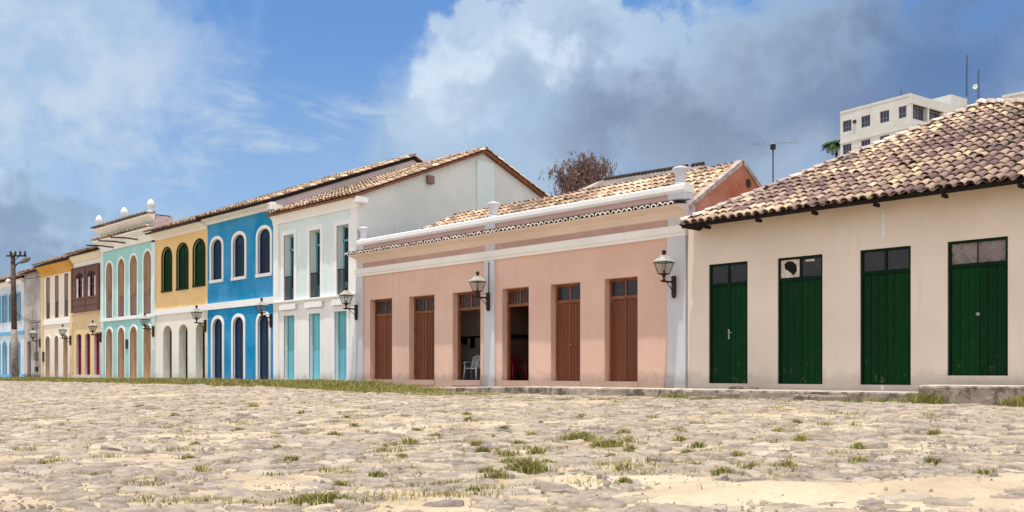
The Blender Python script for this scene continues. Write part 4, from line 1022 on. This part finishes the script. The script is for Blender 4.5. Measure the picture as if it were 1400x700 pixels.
# one sheet: fine in the square, stretched out to the horizon
def axis(a, b, step, far):
    mid = np.arange(a, b+1e-6, step); out = np.geomspace(1, far, 14); return np.concatenate([a-out[::-1], mid, b+out])
xs = axis(-78, 27, .22, 2500); ys = axis(-31, 1, .2, 2500)
X, Y = np.meshgrid(xs, ys, indexing='ij'); inside = (X > -79) & (X < 28) & (Y > -32) & (Y < 2)
Zs = np.where(inside, sandz(X, Y), G(X, np.clip(Y, -40, 3)))
V = np.stack([X, Y, Zs], -1).reshape(-1, 3); nx, ny = len(xs), len(ys); I = np.arange(nx*ny).reshape(nx, ny)
F = np.stack([I[:-1, :-1], I[1:, :-1], I[1:, 1:], I[:-1, 1:]], -1).reshape(-1, 4)
o = np_mesh('ground', V, [F], 'sand', smooth=True); o['kind'] = 'structure'

# cobbles: irregular flat field stones, cells of a power diagram, sunk into the sand
SP = .255
gx, gy = np.meshgrid(np.arange(-76, 26, SP), np.arange(-24, -1.2, SP*.82), indexing='ij'); nx, ny = gx.shape
P = np.stack([gx+(np.arange(ny) % 2)*SP*.5+RS.uniform(-.13, .13, gx.shape), gy+RS.uniform(-.105, .105, gx.shape)], -1)
W = RS.uniform(-.03, .03, gx.shape)
K = 17; th = np.linspace(0, 2*PI, K, endpoint=False)
dirs = np.stack([np.cos(th), np.sin(th)], -1); rad = np.full((nx, ny, K), .6)
for di in (-2, -1, 0, 1, 2):
    for dj in (-2, -1, 0, 1, 2):
        if di == 0 and dj == 0: continue
        q = np.roll(np.roll(P, -di, 0), -dj, 1)-P; wq = np.roll(np.roll(W, -di, 0), -dj, 1)
        d = ((q**2).sum(-1)+W-wq)/2; pr = q @ dirs.T
        with np.errstate(divide='ignore', invalid='ignore'): r = np.where(pr > 1e-4, d[..., None]/pr, 9)
        ok = (np.abs(q).max(-1) < 2)[..., None]
        rad = np.minimum(rad, np.where(ok, r, 9))
P = P.reshape(-1, 2); rad = np.clip(rad.reshape(-1, K), .03, .5)
L = (P-CAMXY) @ RT; Zc = (P-CAMXY) @ FW
keep = (Zc > 4.5) & (np.abs(L) < .60*Zc+5)
keep &= ~((P[:, 1] > -4.6+.8*(fbm(P[:, 0]*.4, P[:, 1]*.4, 77)-.5)) & (P[:, 0] < -9))
P = P[keep]; rad = rad[keep]; N = len(P)
rad = rad-RS.uniform(-.004, .012, (N, 1)); rad = np.maximum(rad, .03)
rad *= RS.uniform(.95, 1.03, (N, K))
top = G(P[:, 0], P[:, 1])+.016+RS.normal(0, .016, N)+.05*(fbm(P[:, 0]*.9, P[:, 1]*.9, 21, 3)-.5)
tilt = RS.normal(0, .075, (N, 2))
rings = []
for f, dz in ((1.02, -.10), (.985, -.020), (.90, -.004), (.5, .002)):
    off = rad[..., None]*f*dirs[None]; xy = P[:, None]+off
    z = top[:, None]+dz+(off*tilt[:, None]).sum(-1)+RS.normal(0, .0055, (N, K))
    rings.append(np.concatenate([xy, z[..., None]], -1))
cen = np.concatenate([P, (top+.004)[:, None]], -1)[:, None]
V = np.concatenate(rings+[cen], 1); nv = 4*K+1; base = (np.arange(N)*nv)[:, None]
k = np.arange(K); k2 = (k+1) % K; quads = np.concatenate([np.stack([a*K+k, a*K+k2, (a+1)*K+k2, (a+1)*K+k], -1) for a in range(3)]); tri = np.stack([3*K+k, 3*K+k2, np.full(K, 4*K)], -1)
Fq = (base[:, :, None]+quads[None]).reshape(-1, 4); Ft = (base[:, :, None]+tri[None]).reshape(-1, 3)
pal = 1.0*np.array([srgb(*c)[:3] for c in ((154, 141, 131), (168, 154, 141), (138, 126, 120), (178, 163, 147), (148, 135, 130), (162, 145, 130), (126, 113, 108))])
tone = pal[RS.randint(0, len(pal), N)]*RS.uniform(.68, 1.2, (N, 1)); sd = np.array(SAND[:3]); blend = np.concatenate([np.full(2*K, .5), np.full(K, .16), np.zeros(K+1)]); blend = np.clip(blend[None]*RS.uniform(.3, 1.4, (N, 1)), 0, 1)[..., None]; tone = (tone[:, None]*(1-blend)+sd*blend).reshape(-1, 3)
o = np_mesh('cobblestones', V.reshape(-1, 3), [Fq, Ft], 'stone', tone, smooth=False); o['kind'] = 'stuff'; tag(o, 'flat lilac grey cobblestones half sunk in pale sand across the square', 'cobblestones')

# loose gravel and chips lying on the sand
n = 15000; gz = RS.uniform(5, 24, n)**1.0; gl = RS.uniform(-.58, .58, n)*gz; gp = CAMXY+gl[:, None]*RT+gz[:, None]*FW
ok = gp[:, 1] < -2.2; ok &= RS.rand(n) < np.clip((fbm(gp[:, 0]*.8, gp[:, 1]*.8, 91)-.35)*4, .1, 1); gp = gp[ok]; n = len(gp); K6 = 6; th6 = np.linspace(0, 2*PI, K6, endpoint=False)
sz = RS.uniform(.008, .02, (n, 1, 1))*np.where(RS.rand(n, 1, 1) < .08, 2.4, 1); dd = np.stack([np.cos(th6), np.sin(th6)], -1)[None]*RS.uniform(.7, 1.25, (n, K6, 1))*sz; zz = np.maximum(sandz(gp[:, 0], gp[:, 1]), G(gp[:, 0], gp[:, 1])+.012)
b0 = np.concatenate([gp[:, None]+dd, np.broadcast_to((zz-.01)[:, None, None], (n, K6, 1))], -1); b1 = np.concatenate([gp[:, None]+dd*.7, (zz[:, None]+sz[:, :, 0]*RS.uniform(.4, .9, (n, K6)))[..., None]], -1)
V6 = np.concatenate([b0, b1], 1).reshape(-1, 3); bb = (np.arange(n)*2*K6)[:, None]; a6 = np.arange(K6); q6 = np.stack([a6, (a6+1) % K6, K6+(a6+1) % K6, K6+a6], -1)
gt = np.repeat(pal[RS.randint(0, len(pal), n)]*RS.uniform(.5, 1.15, (n, 1)), 2*K6, 0)
gq = np_mesh('gravel', V6, [(bb[:, :, None]+q6[None]).reshape(-1, 4), bb+K6+a6[None]], 'stone', gt); gq['kind'] = 'stuff'; tag(gq, 'fine loose gravel and stone chips scattered over the sandy square', 'gravel')

# ---- pavement along the right-hand houses and the raised step at far right
def slabmesh(name, x0, x1, y0, y1, ztop, zbot, mats, seed, amp=.03, taper=0.0):
    nxx = int((x1-x0)/.12); xs_ = np.linspace(x0, x1, nxx+1); n1 = fbm(xs_*1.3, xs_*0+seed, seed)-.5; n2 = fbm(xs_*3.1, xs_*0+seed+3, seed+4)-.5; n3 = fbm(xs_*.5, xs_*0+3, seed+8)-.5
    m = MB(); rows = []
    for i, x in enumerate(xs_):
        e = y0+amp*2.2*n1[i]+amp*2*n2[i]; zt = ztop+.4*amp*n3[i]-taper*max(0, (-6-x)/6)
        chip = max(0, n2[i]*2-.25)*amp*3
        rows.append([m.vert(p) for p in ((x, y1, zt+.005), (x, e+.12, zt), (x, e+.02+chip, zt-.012-chip*.6), (x, e-.012, zt-.05-chip), (x, e-.03-amp*n1[i], (zt+zbot)/2), (x, e-.05-amp*n2[i], zbot))])
    for a, b in zip(rows, rows[1:]):
        for q in range(5):
            m.cur = 0 if q < 2 else 1; m.fi((a[q], a[q+1], b[q+1], b[q]))
    m.cur = 1; m.fi(rows[0]); m.fi(rows[-1][::-1])
    return m.build(name, mats)
o = slabmesh('pavement', -13.5, 7.22, -.95, .02, .655, .2, ['slab', 'kerb'], 61, .05, .10); o['kind'] = 'structure'
o = slabmesh('pavement', -56, -13.5, -.55, .02, .60, .2, ['slab', 'kerb'], 63, .04); o['kind'] = 'structure'
o = slabmesh('pavement', -72, -56, -1.3, .02, .66, .2, ['slab', 'kerb'], 64, .04); o['kind'] = 'structure'
t = thing('raised_step', 'weathered raised concrete step in front of the rightmost green door', 'step', (12, -.55, .4))
m = slabmesh('platform', 7.2, 18, -1.12, .0, .83, .2, ['slab', 'kerb'], 65, .05); m.parent = t; m.location = (-12, .55, -.4)
# loose slabs and broken lumps along the kerb
for i, (x, y, w, d, hh, rz, lab) in enumerate(((1.5, -1.45, 1.1, .55, .10, 8, 'flat broken stone slab lying below the kerb under the first green door'), (2.25, -1.25, .8, .4, .22, -14, 'dark broken lump of kerb beside the flat stone slab'), (4.9, -1.3, 1.5, .45, .20, 5, 'long dark fallen kerbstone in front of the third green door'), (2.15, -.4, .9, .3, .09, 3, 'low grey stone lying on the pavement between the two left green doors'), (-6.2, -2.0, .9, .6, .07, 20, 'flat worn paving slab in the grass before the open doorway'))):
    m = MB(); n = 11; rr = random.Random(90+i); z = .64 if y > -.9 else float(G(np.array(x), np.array(y)))-.02
    pr = [(math.cos(2*PI*k/n)*w*.5*rr.uniform(.82, 1.08), math.sin(2*PI*k/n)*d*.5*rr.uniform(.8, 1.1)) for k in range(n)]
    cs, sn = math.cos(R(rz)), math.sin(R(rz)); P3 = lambda p, f, zz: (x+(p[0]*cs-p[1]*sn)*f, y+(p[0]*sn+p[1]*cs)*f, zz)
    r0 = [m.vert(P3(p, 1, z-.05)) for p in pr]; r1 = [m.vert(P3(p, 1, z+hh*.75+rr.uniform(-.015, .015))) for p in pr]; r2 = [m.vert(P3(p, .86, z+hh+rr.uniform(-.012, .012))) for p in pr]
    for a, b in ((r0, r1), (r1, r2)):
        for k in range(n): m.fi((a[k], a[(k+1) % n], b[(k+1) % n], b[k]))
    m.fi(r2); ob = m.build('stone_slab', 'kerb'); tag(ob, lab, 'stone slab')

# ---- a few proud rocks in the foreground
for i, (x, y, w, hh, lab) in enumerate(((10.55, -16.6, .30, .055, 'squarish dark stone standing proud in sand at the bottom centre'),)):
    m = MB(); n = 9; rr = random.Random(70+i); z = float(G(np.array(x), np.array(y)))
    r0 = [(x+math.cos(2*PI*k/n+.4)*w*.5*rr.uniform(.85, 1.15), y+math.sin(2*PI*k/n+.4)*w*.42*rr.uniform(.85, 1.1)) for k in range(n)]
    a = [m.vert((p[0], p[1], z-.05)) for p in r0]; b = [m.vert((x+(p[0]-x)*.96, y+(p[1]-y)*.96, z+hh*.7+.05*(p[0]-x)+rr.uniform(-.012, .012))) for p in r0]; c = [m.vert((x+(p[0]-x)*.75, y+(p[1]-y)*.75, z+hh+rr.uniform(-.01, .01))) for p in r0]
    for q, w2 in ((a, b), (b, c)):
        for k in range(n): m.fi((q[k], q[(k+1) % n], w2[(k+1) % n], w2[k]))
    m.fi(c); m.c = [srgb(134, 118, 114)]*len(m.v); tag(m.build('foreground_stone', 'stone'), lab, 'stone')

# ================================================================== GRASS AND WEEDS
def blades(xy, z, h, w, tone, lean=.35):
    """one bent two-piece blade per point"""
    n = len(xy); a = RS.uniform(0, 2*PI, n); d = np.stack([np.cos(a), np.sin(a)], -1); b = RS.uniform(0, 2*PI, n); e = np.stack([np.cos(b), np.sin(b)], -1)
    ln = np.abs(RS.normal(lean, lean*.6, n))[:, None]*h[:, None]; z = z[:, None]; H = h[:, None]; w = w[:, None]
    p = lambda q, zz: np.concatenate([q, zz], -1)
    V = np.stack([p(xy-e*w, z-.02), p(xy+e*w, z-.02), p(xy+d*ln*.35+e*w*.8, z+H*.6), p(xy+d*ln*.35-e*w*.8, z+H*.6), p(xy+d*ln, z+H)], 1)
    B = (np.arange(n)*5)[:, None]; return V.reshape(-1, 3), (B+np.array([[0, 1, 2, 3]])), (B+np.array([[3, 2, 4]])), np.repeat(tone, 5, 0)
GP = np.array([(.21, .215, .05), (.29, .27, .075), (.14, .145, .04), (.40, .35, .12), (.48, .38, .19)])
def gcol(n, p=(.3, .3, .2, .15, .05)): return GP[RS.choice(5, n, p=p)]*RS.uniform(.75, 1.3, (n, 1))
parts = []
n = 200000; x = RS.uniform(-57, -8.5, n); y = RS.uniform(-6.8, -.1, n)
edge = -4.6+1.3*(fbm(x*.35, x*0, 41)-.5)*2-.6*(x > -20); near = -.25-.3*(x > -14)
den = np.clip((y-edge)/.8, 0, 1)*np.clip((near-y)/.2, .0, 1)*np.clip((-8.5-x)/6, .0, 1)*np.clip((fbm(x*.8, y*1.2, 45)-.26)*4.5, .12, 1)
k = RS.rand(n) < den; x, y = x[k], y[k]; xy = np.stack([x, y], -1)
parts.append(blades(xy, sandz(x, y), RS.uniform(.06, .26, len(x))*(.6+.8*fbm(x*.5, y*.5, 46))*np.clip(.45+(y-edge[k])/3, .4, 1), RS.uniform(.007, .016, len(x)), gcol(len(x)), .5))
def patch(cx, cy, ra, rb, n, hmin, hmax, p=(.3, .3, .1, .2, .1), w=(.004, .009)):
    u = RS.normal(0, .5, n)*ra; v = RS.normal(0, .5, n)*rb; x = cx+u*RT[0]+v*FW[0]; y = cy+u*RT[1]+v*FW[1]
    parts.append(blades(np.stack([x, y], -1), sandz(x, y), RS.uniform(hmin, hmax, n), RS.uniform(*w, n), gcol(n, p), .6))
for q in ((-8.8, -3.2, 2.2, .5, 2200, .04, .13), (-6.2, -3.4, 1.7, .4, 1600, .04, .11), (-11.3, -2.6, 2.4, .4, 1800, .04, .12), (-1.2, -4.2, 1.2, .3, 600, .03, .08), (.6, -3.8, 2.0, .3, 1500, .03, .09), (1.0, -1.7, .9, .25, 900, .05, .15), (2.5, -2.2, 1.6, .25, 800, .03, .09), (5.2, -1.7, 1.6, .25, 800, .03, .09), (6.6, -1.5, .8, .2, 700, .05, .16), (-3.6, -4.6, 1.0, .3, 500, .03, .07)): patch(*q)
for cx, cy, ra, rb, n in ((8.3, -19.3, .5, .12, 220), (8.9, -18.8, .6, .12, 260), (9.6, -18.0, .4, .1, 180), (10.0, -17.3, .5, .1, 220), (9.9, -16.7, .5, .12, 240), (9.3, -16.7, .35, .1, 160), (10.3, -15.2, .6, .15, 240), (10.0, -14.7, .5, .15, 200), (11.2, -14.4, .5, .1, 160), (6.8, -18.6, .5, .1, 180), (6.0, -18.9, .4, .1, 140)): patch(cx, cy, ra, rb, n, .02, .075, (.06, .12, .1, .34, .38), (.003, .006))
for k in range(230):
    gz = RS.uniform(8.5, 30); gl = RS.uniform(-.56, .5)*gz; q = CAMXY+gl*RT+gz*FW
    if q[1] > -3.5: continue
    patch(q[0], q[1], RS.uniform(.08, .3), RS.uniform(.05, .14), int(RS.uniform(25, 90)), .02, RS.uniform(.05, .1), (.15, .2, .12, .3, .23) if RS.rand() < .6 else (.04, .08, .1, .38, .4), (.004, .008))
# thin scatter of dry sprigs between the stones
n = 60000; x = RS.uniform(-45, 16, n); y = RS.uniform(-19.5, -3, n); k = RS.rand(n) < np.clip((fbm(x*.45, y*.45, 51)-.50)*6, 0, 1)*np.clip((fbm(x*2.4, y*2.4, 55, 3)-.5)*7, 0, 1)
x, y = x[k], y[k]; parts.append(blades(np.stack([x, y], -1), sandz(x, y), RS.uniform(.025, .085, len(x)), RS.uniform(.003, .007, len(x)), gcol(len(x), (.1, .15, .1, .3, .35)), .8))
o = 0; VV, QQ, TT, CC = [], [], [], []
for v, q, tr, c in parts: VV.append(v); QQ.append(q+o); TT.append(tr+o); CC.append(c); o += len(v)
g = np_mesh('grass', np.concatenate(VV), [np.concatenate(QQ), np.concatenate(TT)], 'leaf', np.concatenate(CC)); g['kind'] = 'stuff'; tag(g, 'strip of short green grass along the foot of the houses and sprigs in the square', 'grass')

# weed tufts one can count
def tuft(name, label, group, cx, cy, ra, rb, n, hmin, hmax, p=(.25, .3, .15, .2, .1)):
    rot = RS.uniform(0, 1); u = RS.normal(0, .45, n)*ra; v = RS.normal(0, .45, n)*rb; x = cx+u*RT[0]+v*FW[0]; y = cy+u*RT[1]+v*FW[1]
    z0 = float(sandz(np.array([cx]), np.array([cy]))[0]); zz = np.maximum(sandz(x, y), G(x, y)+.01); fall = np.exp(-(u/ra)**2-(v/rb)**2)
    V, q, tr, c = blades(np.stack([x-cx, y-cy], -1), zz-z0, RS.uniform(hmin, hmax, n)*(.4+.75*fall), RS.uniform(.004, .008, n), gcol(n, p), .7)
    ob = np_mesh(name, V, [q, tr], 'leaf', c); ob.location = (cx, cy, z0); tag(ob, label, 'weed', group)
SM = 'small low green weed tuft growing between the cobblestones'; SG = 'small weed tufts between the cobbles'
tuft('weed_tuft', 'largest bushy green weed tuft in the middle foreground of the square', None, 9.28, -15.7, .24, .15, 520, .07, .19)
tuft('weed_tuft', 'wide green weed clump farther back than the largest tuft, right of centre', None, 7.42, -12.85, .34, .22, 560, .06, .15)
tuft('weed_tuft', 'dark green weed clump beside wide clump, right of centre', None, 8.21, -13.15, .28, .18, 420, .05, .12)
tuft('weed_tuft', 'green weeds cut off by the bottom edge of the photo, left of centre', None, 9.5, -18.35, .32, .2, 500, .04, .11)
for cx, cy, s in ((8.16, -12.64, 1), (7.48, -14.69, 1.1), (7.89, -14.7, 1.2), (8.06, -14.29, 1.2), (5.59, -14.38, 1.2), (5.79, -14.85, 1), (6.56, -13.99, 1), (6.29, -12.66, 1), (6.89, -12.18, 1.1), (9.26, -12.6, 1.1), (10.97, -14.06, 1), (11.14, -13.71, .9), (10.95, -14.57, 1), (8.63, -12.12, 1), (9.95, -14.95, 1), (9.34, -16.18, 1.1), (9.0, -16.0, .9), (6.1, -16.6, .8), (4.6, -15.9, .8), (3.4, -14.2, .9), (2.2, -13.0, .9), (1.0, -14.6, .9), (5.0, -12.0, .9), (3.0, -11.0, .9), (-2.0, -11.5, 1.1), (9.9, -11.2, .9), (10.9, -11.6, .9), (11.6, -13.0, .9), (12.2, -12.6, .8), (6.4, -17.9, .8), (8.3, -16.9, .8), (10.6, -15.7, .8), (9.1, -14.1, .8), (8.8, -13.4, .9), (-6, -10.5, 1.2), (-9, -12.2, 1.1), (-4.2, -13.4, 1), (.2, -11.8, 1), (1.8, -10, 1), (4.1, -13.1, .9), (5.1, -13.5, .8), (6.0, -13.2, .8), (7.0, -13.6, .9), (7.2, -11.6, .9), (8.0, -11.2, .8), (9.6, -13.3, .8), (10.2, -13.2, .8), (10.4, -14.3, .7), (8.5, -15.2, .9), (8.9, -15.0, .8), (7.0, -15.6, .8), (6.2, -15.3, .8), (5.0, -17.4, .7), (3.1, -16.4, .8), (8.7, -17.6, .7), (9.9, -17.0, .6), (13.0, -10.8, .9), (12.2, -9.2, .9), (11.0, -9.6, .9), (4.5, -9.5, .9), (8.6, -9.0, .9), (9.0, -10.2, .8)):
    tuft('weed_tuft', SM, SG, cx, cy, RS.uniform(.09, .17)*s, RS.uniform(.07, .11)*s, int(130*s), .04, RS.uniform(.08, .12)*s, ((.25, .3, .15, .2, .1) if RS.rand() < .65 else (.08, .12, .1, .35, .35)))
tuft('weed_clump', 'bright green leafy weeds at the left corner of the raised step', None, 7.5, -1.45, .55, .3, 700, .08, .34, (.35, .35, .15, .1, .05))
tuft('weed_clump', 'bright green weeds against the raised step at the right edge of the photo', None, 9.5, -1.5, .5, .25, 600, .08, .30, (.35, .35, .15, .1, .05))

# ================================================================== SKY, SUN, CAMERA
SUN = Vector((.065, -.175, 1)).normalized()
w = bpy.data.worlds.new('World'); S.world = w; w.use_nodes = True
t = NT(w.node_tree); t.n.clear()
out = t.new('ShaderNodeOutputWorld'); bg = t.new('ShaderNodeBackground'); t.l.new(bg.outputs[0], out.inputs[0]); bg.inputs[1].default_value = .13
sky = t.new('ShaderNodeTexSky', sky_type='NISHITA'); sky.sun_disc = False; sky.sun_elevation = math.asin(SUN.z); sky.sun_rotation = math.atan2(SUN.x, SUN.y); sky.air_density = 1.0; sky.dust_density = .6; sky.ozone_density = 1.6
d = t.new('ShaderNodeTexCoord').outputs['Generated']
sp = t.new('ShaderNodeSeparateXYZ'); t.put(sp.inputs[0], d)
az = t.math('MULTIPLY', t.math('ARCTAN2', sp.outputs[0], sp.outputs[1]), 180/PI)
el = t.math('MULTIPLY', t.math('ARCSINE', sp.outputs[2]), 180/PI)
AZ0 = -46.12
n1 = t.noise(d, 5.5, 9, .58, .3); n2 = t.noise(d, 17, 8, .6, .2); n3 = t.noise(t.vmath('MULTIPLY', d, (7, 7, 26)), 1.0, 9, .62, .6)
warp = t.math('SUBTRACT', n1, .5); warp2 = t.math('SUBTRACT', n2, .5)
cx = t.new('ShaderNodeCombineXYZ'); t.put(cx.inputs[0], t.math('ADD', az, t.math('ADD', t.math('MULTIPLY', warp, 22), t.math('MULTIPLY', warp2, 5)))); t.put(cx.inputs[1], t.math('ADD', el, t.math('ADD', t.math('MULTIPLY', warp2, 9), t.math('MULTIPLY', t.math('SUBTRACT', t.noise(d, 8, 7, .6), .5), 9))))
uv = cx.outputs[0]
def blob(px, py, rx, ry, soft=.5):
    """a cloud bank centred on a compass bearing and an elevation"""
    a = math.degrees(math.atan((px-700)/1300)); e = math.degrees(math.atan((510-py)/math.hypot(1300, px-700)))
    ln = t.vmath('LENGTH', t.vmath('MULTIPLY', t.vmath('SUBTRACT', uv, (AZ0+a, e, 0)), (1/(rx/22.7), 1/(ry/22.7), 0)))
    return t.ramp(ln, 1+soft*.5, 1-soft, 0, 1)
def mx(*b):
    r = b[0]
    for q in b[1:]: r = t.math('MAXIMUM', r, q)
    return r
EXPO = .18
def sc(c, k=1.0): return tuple(x/.13*k/2**EXPO for x in c[:3])+(1,)
col = t.mix(.7, sky.outputs[0], t.mix(t.ramp(el, 2, 24), sc(srgb(138, 180, 230)), sc(srgb(92, 148, 220))))
# high thin veil low over the roofs, then wisps
veil = t.math('MULTIPLY', t.ramp(el, 19, 3, 0, 1), t.ramp(n1, .2, .7, .55, 1))
col = t.mix(t.math('MULTIPLY', veil, .74), col, sc(srgb(172, 202, 232)))
wisp = t.math('MULTIPLY', mx(blob(300, 150, 170, 70, .9), blob(520, 200, 260, 60, .9), blob(120, 190, 160, 60, .9), blob(470, 265, 240, 40, .9)), t.ramp(n3, .46, .68))
col = t.mix(t.math('MULTIPLY', wisp, .8), col, sc(srgb(196, 214, 232)))
# left hand soft bank
lb = mx(blob(60, 60, 210, 120, .6), blob(-60, 170, 160, 120, .7), blob(160, 95, 90, 60, .8))
col = t.mix(t.math('MULTIPLY', lb, .93), col, t.mix(t.ramp(n2, .35, .65), sc(srgb(172, 199, 230)), sc(srgb(200, 217, 236))))
ll = mx(blob(20, 315, 170, 60, .5), blob(150, 300, 110, 40, .6)); col = t.mix(t.math('MULTIPLY', ll, .85), col, t.mix(t.ramp(n2, .35, .65), sc(srgb(152, 178, 206)), sc(srgb(182, 203, 226))))
lg = mx(blob(-20, 350, 160, 40, .8)); col = t.mix(t.math('MULTIPLY', lg, .6), col, sc(srgb(132, 154, 184)))
# great cumulus bank on the right with its blue grey underside
rb = mx(blob(800, 90, 225, 105, .25), blob(720, 170, 190, 120, .4), blob(1000, 130, 300, 140, .4), blob(1250, 150, 260, 130, .5), blob(680, 40, 80, 50, .3))
col = t.mix(t.math('MULTIPLY', rb, .93), col, t.mix(t.ramp(n1, .2, .8), sc(srgb(160, 189, 221)), sc(srgb(198, 217, 237))))
hi = t.math('MULTIPLY', mx(blob(710, 60, 110, 42, .8), blob(640, 90, 60, 60, .8), blob(790, 35, 90, 30, .8)), t.ramp(n2, .4, .62)); col = t.mix(t.math('MULTIPLY', hi, .95), col, sc(srgb(212, 229, 246)))
dk = mx(blob(1010, 190, 250, 120, .95), blob(1180, 120, 260, 120, .95), blob(880, 160, 170, 90, .95)); col = t.mix(t.math('MULTIPLY', dk, t.ramp(n1, .25, .75, .97, .72)), col, t.mix(t.ramp(n2, .3, .7), sc(srgb(108, 124, 152)), sc(srgb(132, 148, 176))))
dk2 = blob(1330, 60, 190, 110, .95); col = t.mix(t.math('MULTIPLY', dk2, .8), col, sc(srgb(86, 124, 178)))
lowr = mx(blob(700, 235, 260, 50, .9)); col = t.mix(t.math('MULTIPLY', lowr, .5), col, sc(srgb(168, 192, 214)))
# broken cumulus over the unseen rest of the dome, brightened to raise ambient light
back = t.math('MULTIPLY', t.ramp(t.math('ABSOLUTE', t.math('SUBTRACT', az, AZ0)), 40, 60), t.ramp(n1, .36, .56)); col = t.mix(t.math('MULTIPLY', back, .85), col, sc(srgb(238, 240, 244), 1.5))
zen = t.math('MULTIPLY', t.ramp(el, 30, 45), t.ramp(n1, .36, .56)); col = t.mix(t.math('MULTIPLY', zen, .85), col, sc(srgb(238, 240, 244), 1.5))
t.l.new(col, bg.inputs[0])

sl = bpy.data.lights.new('sun', 'SUN'); sl.energy = 3.7; sl.angle = R(.53); sl.color = (1, .955, .88)
so = bpy.data.objects.new('sun', sl); COL.objects.link(so); so.rotation_euler = SUN.to_track_quat('Z', 'Y').to_euler(); so.location = SUN*60

cam = bpy.data.cameras.new('camera'); co = bpy.data.objects.new('camera', cam); COL.objects.link(co); S.camera = co
cam.sensor_width = 36; cam.lens = 36*1300/1400; cam.shift_y = 160/1400; cam.clip_end = 6000; cam.clip_start = .1
co.location = (16.34, -22.7, 1.1); co.rotation_euler = (R(90), 0, R(46.123))
v = S.view_settings; v.view_transform = 'Standard'; v.look = 'None'; v.gamma = 1; v.use_curve_mapping = False; v.exposure = EXPO
S.render.engine = 'CYCLES'; S.render.resolution_x = 1024; S.render.resolution_y = 512
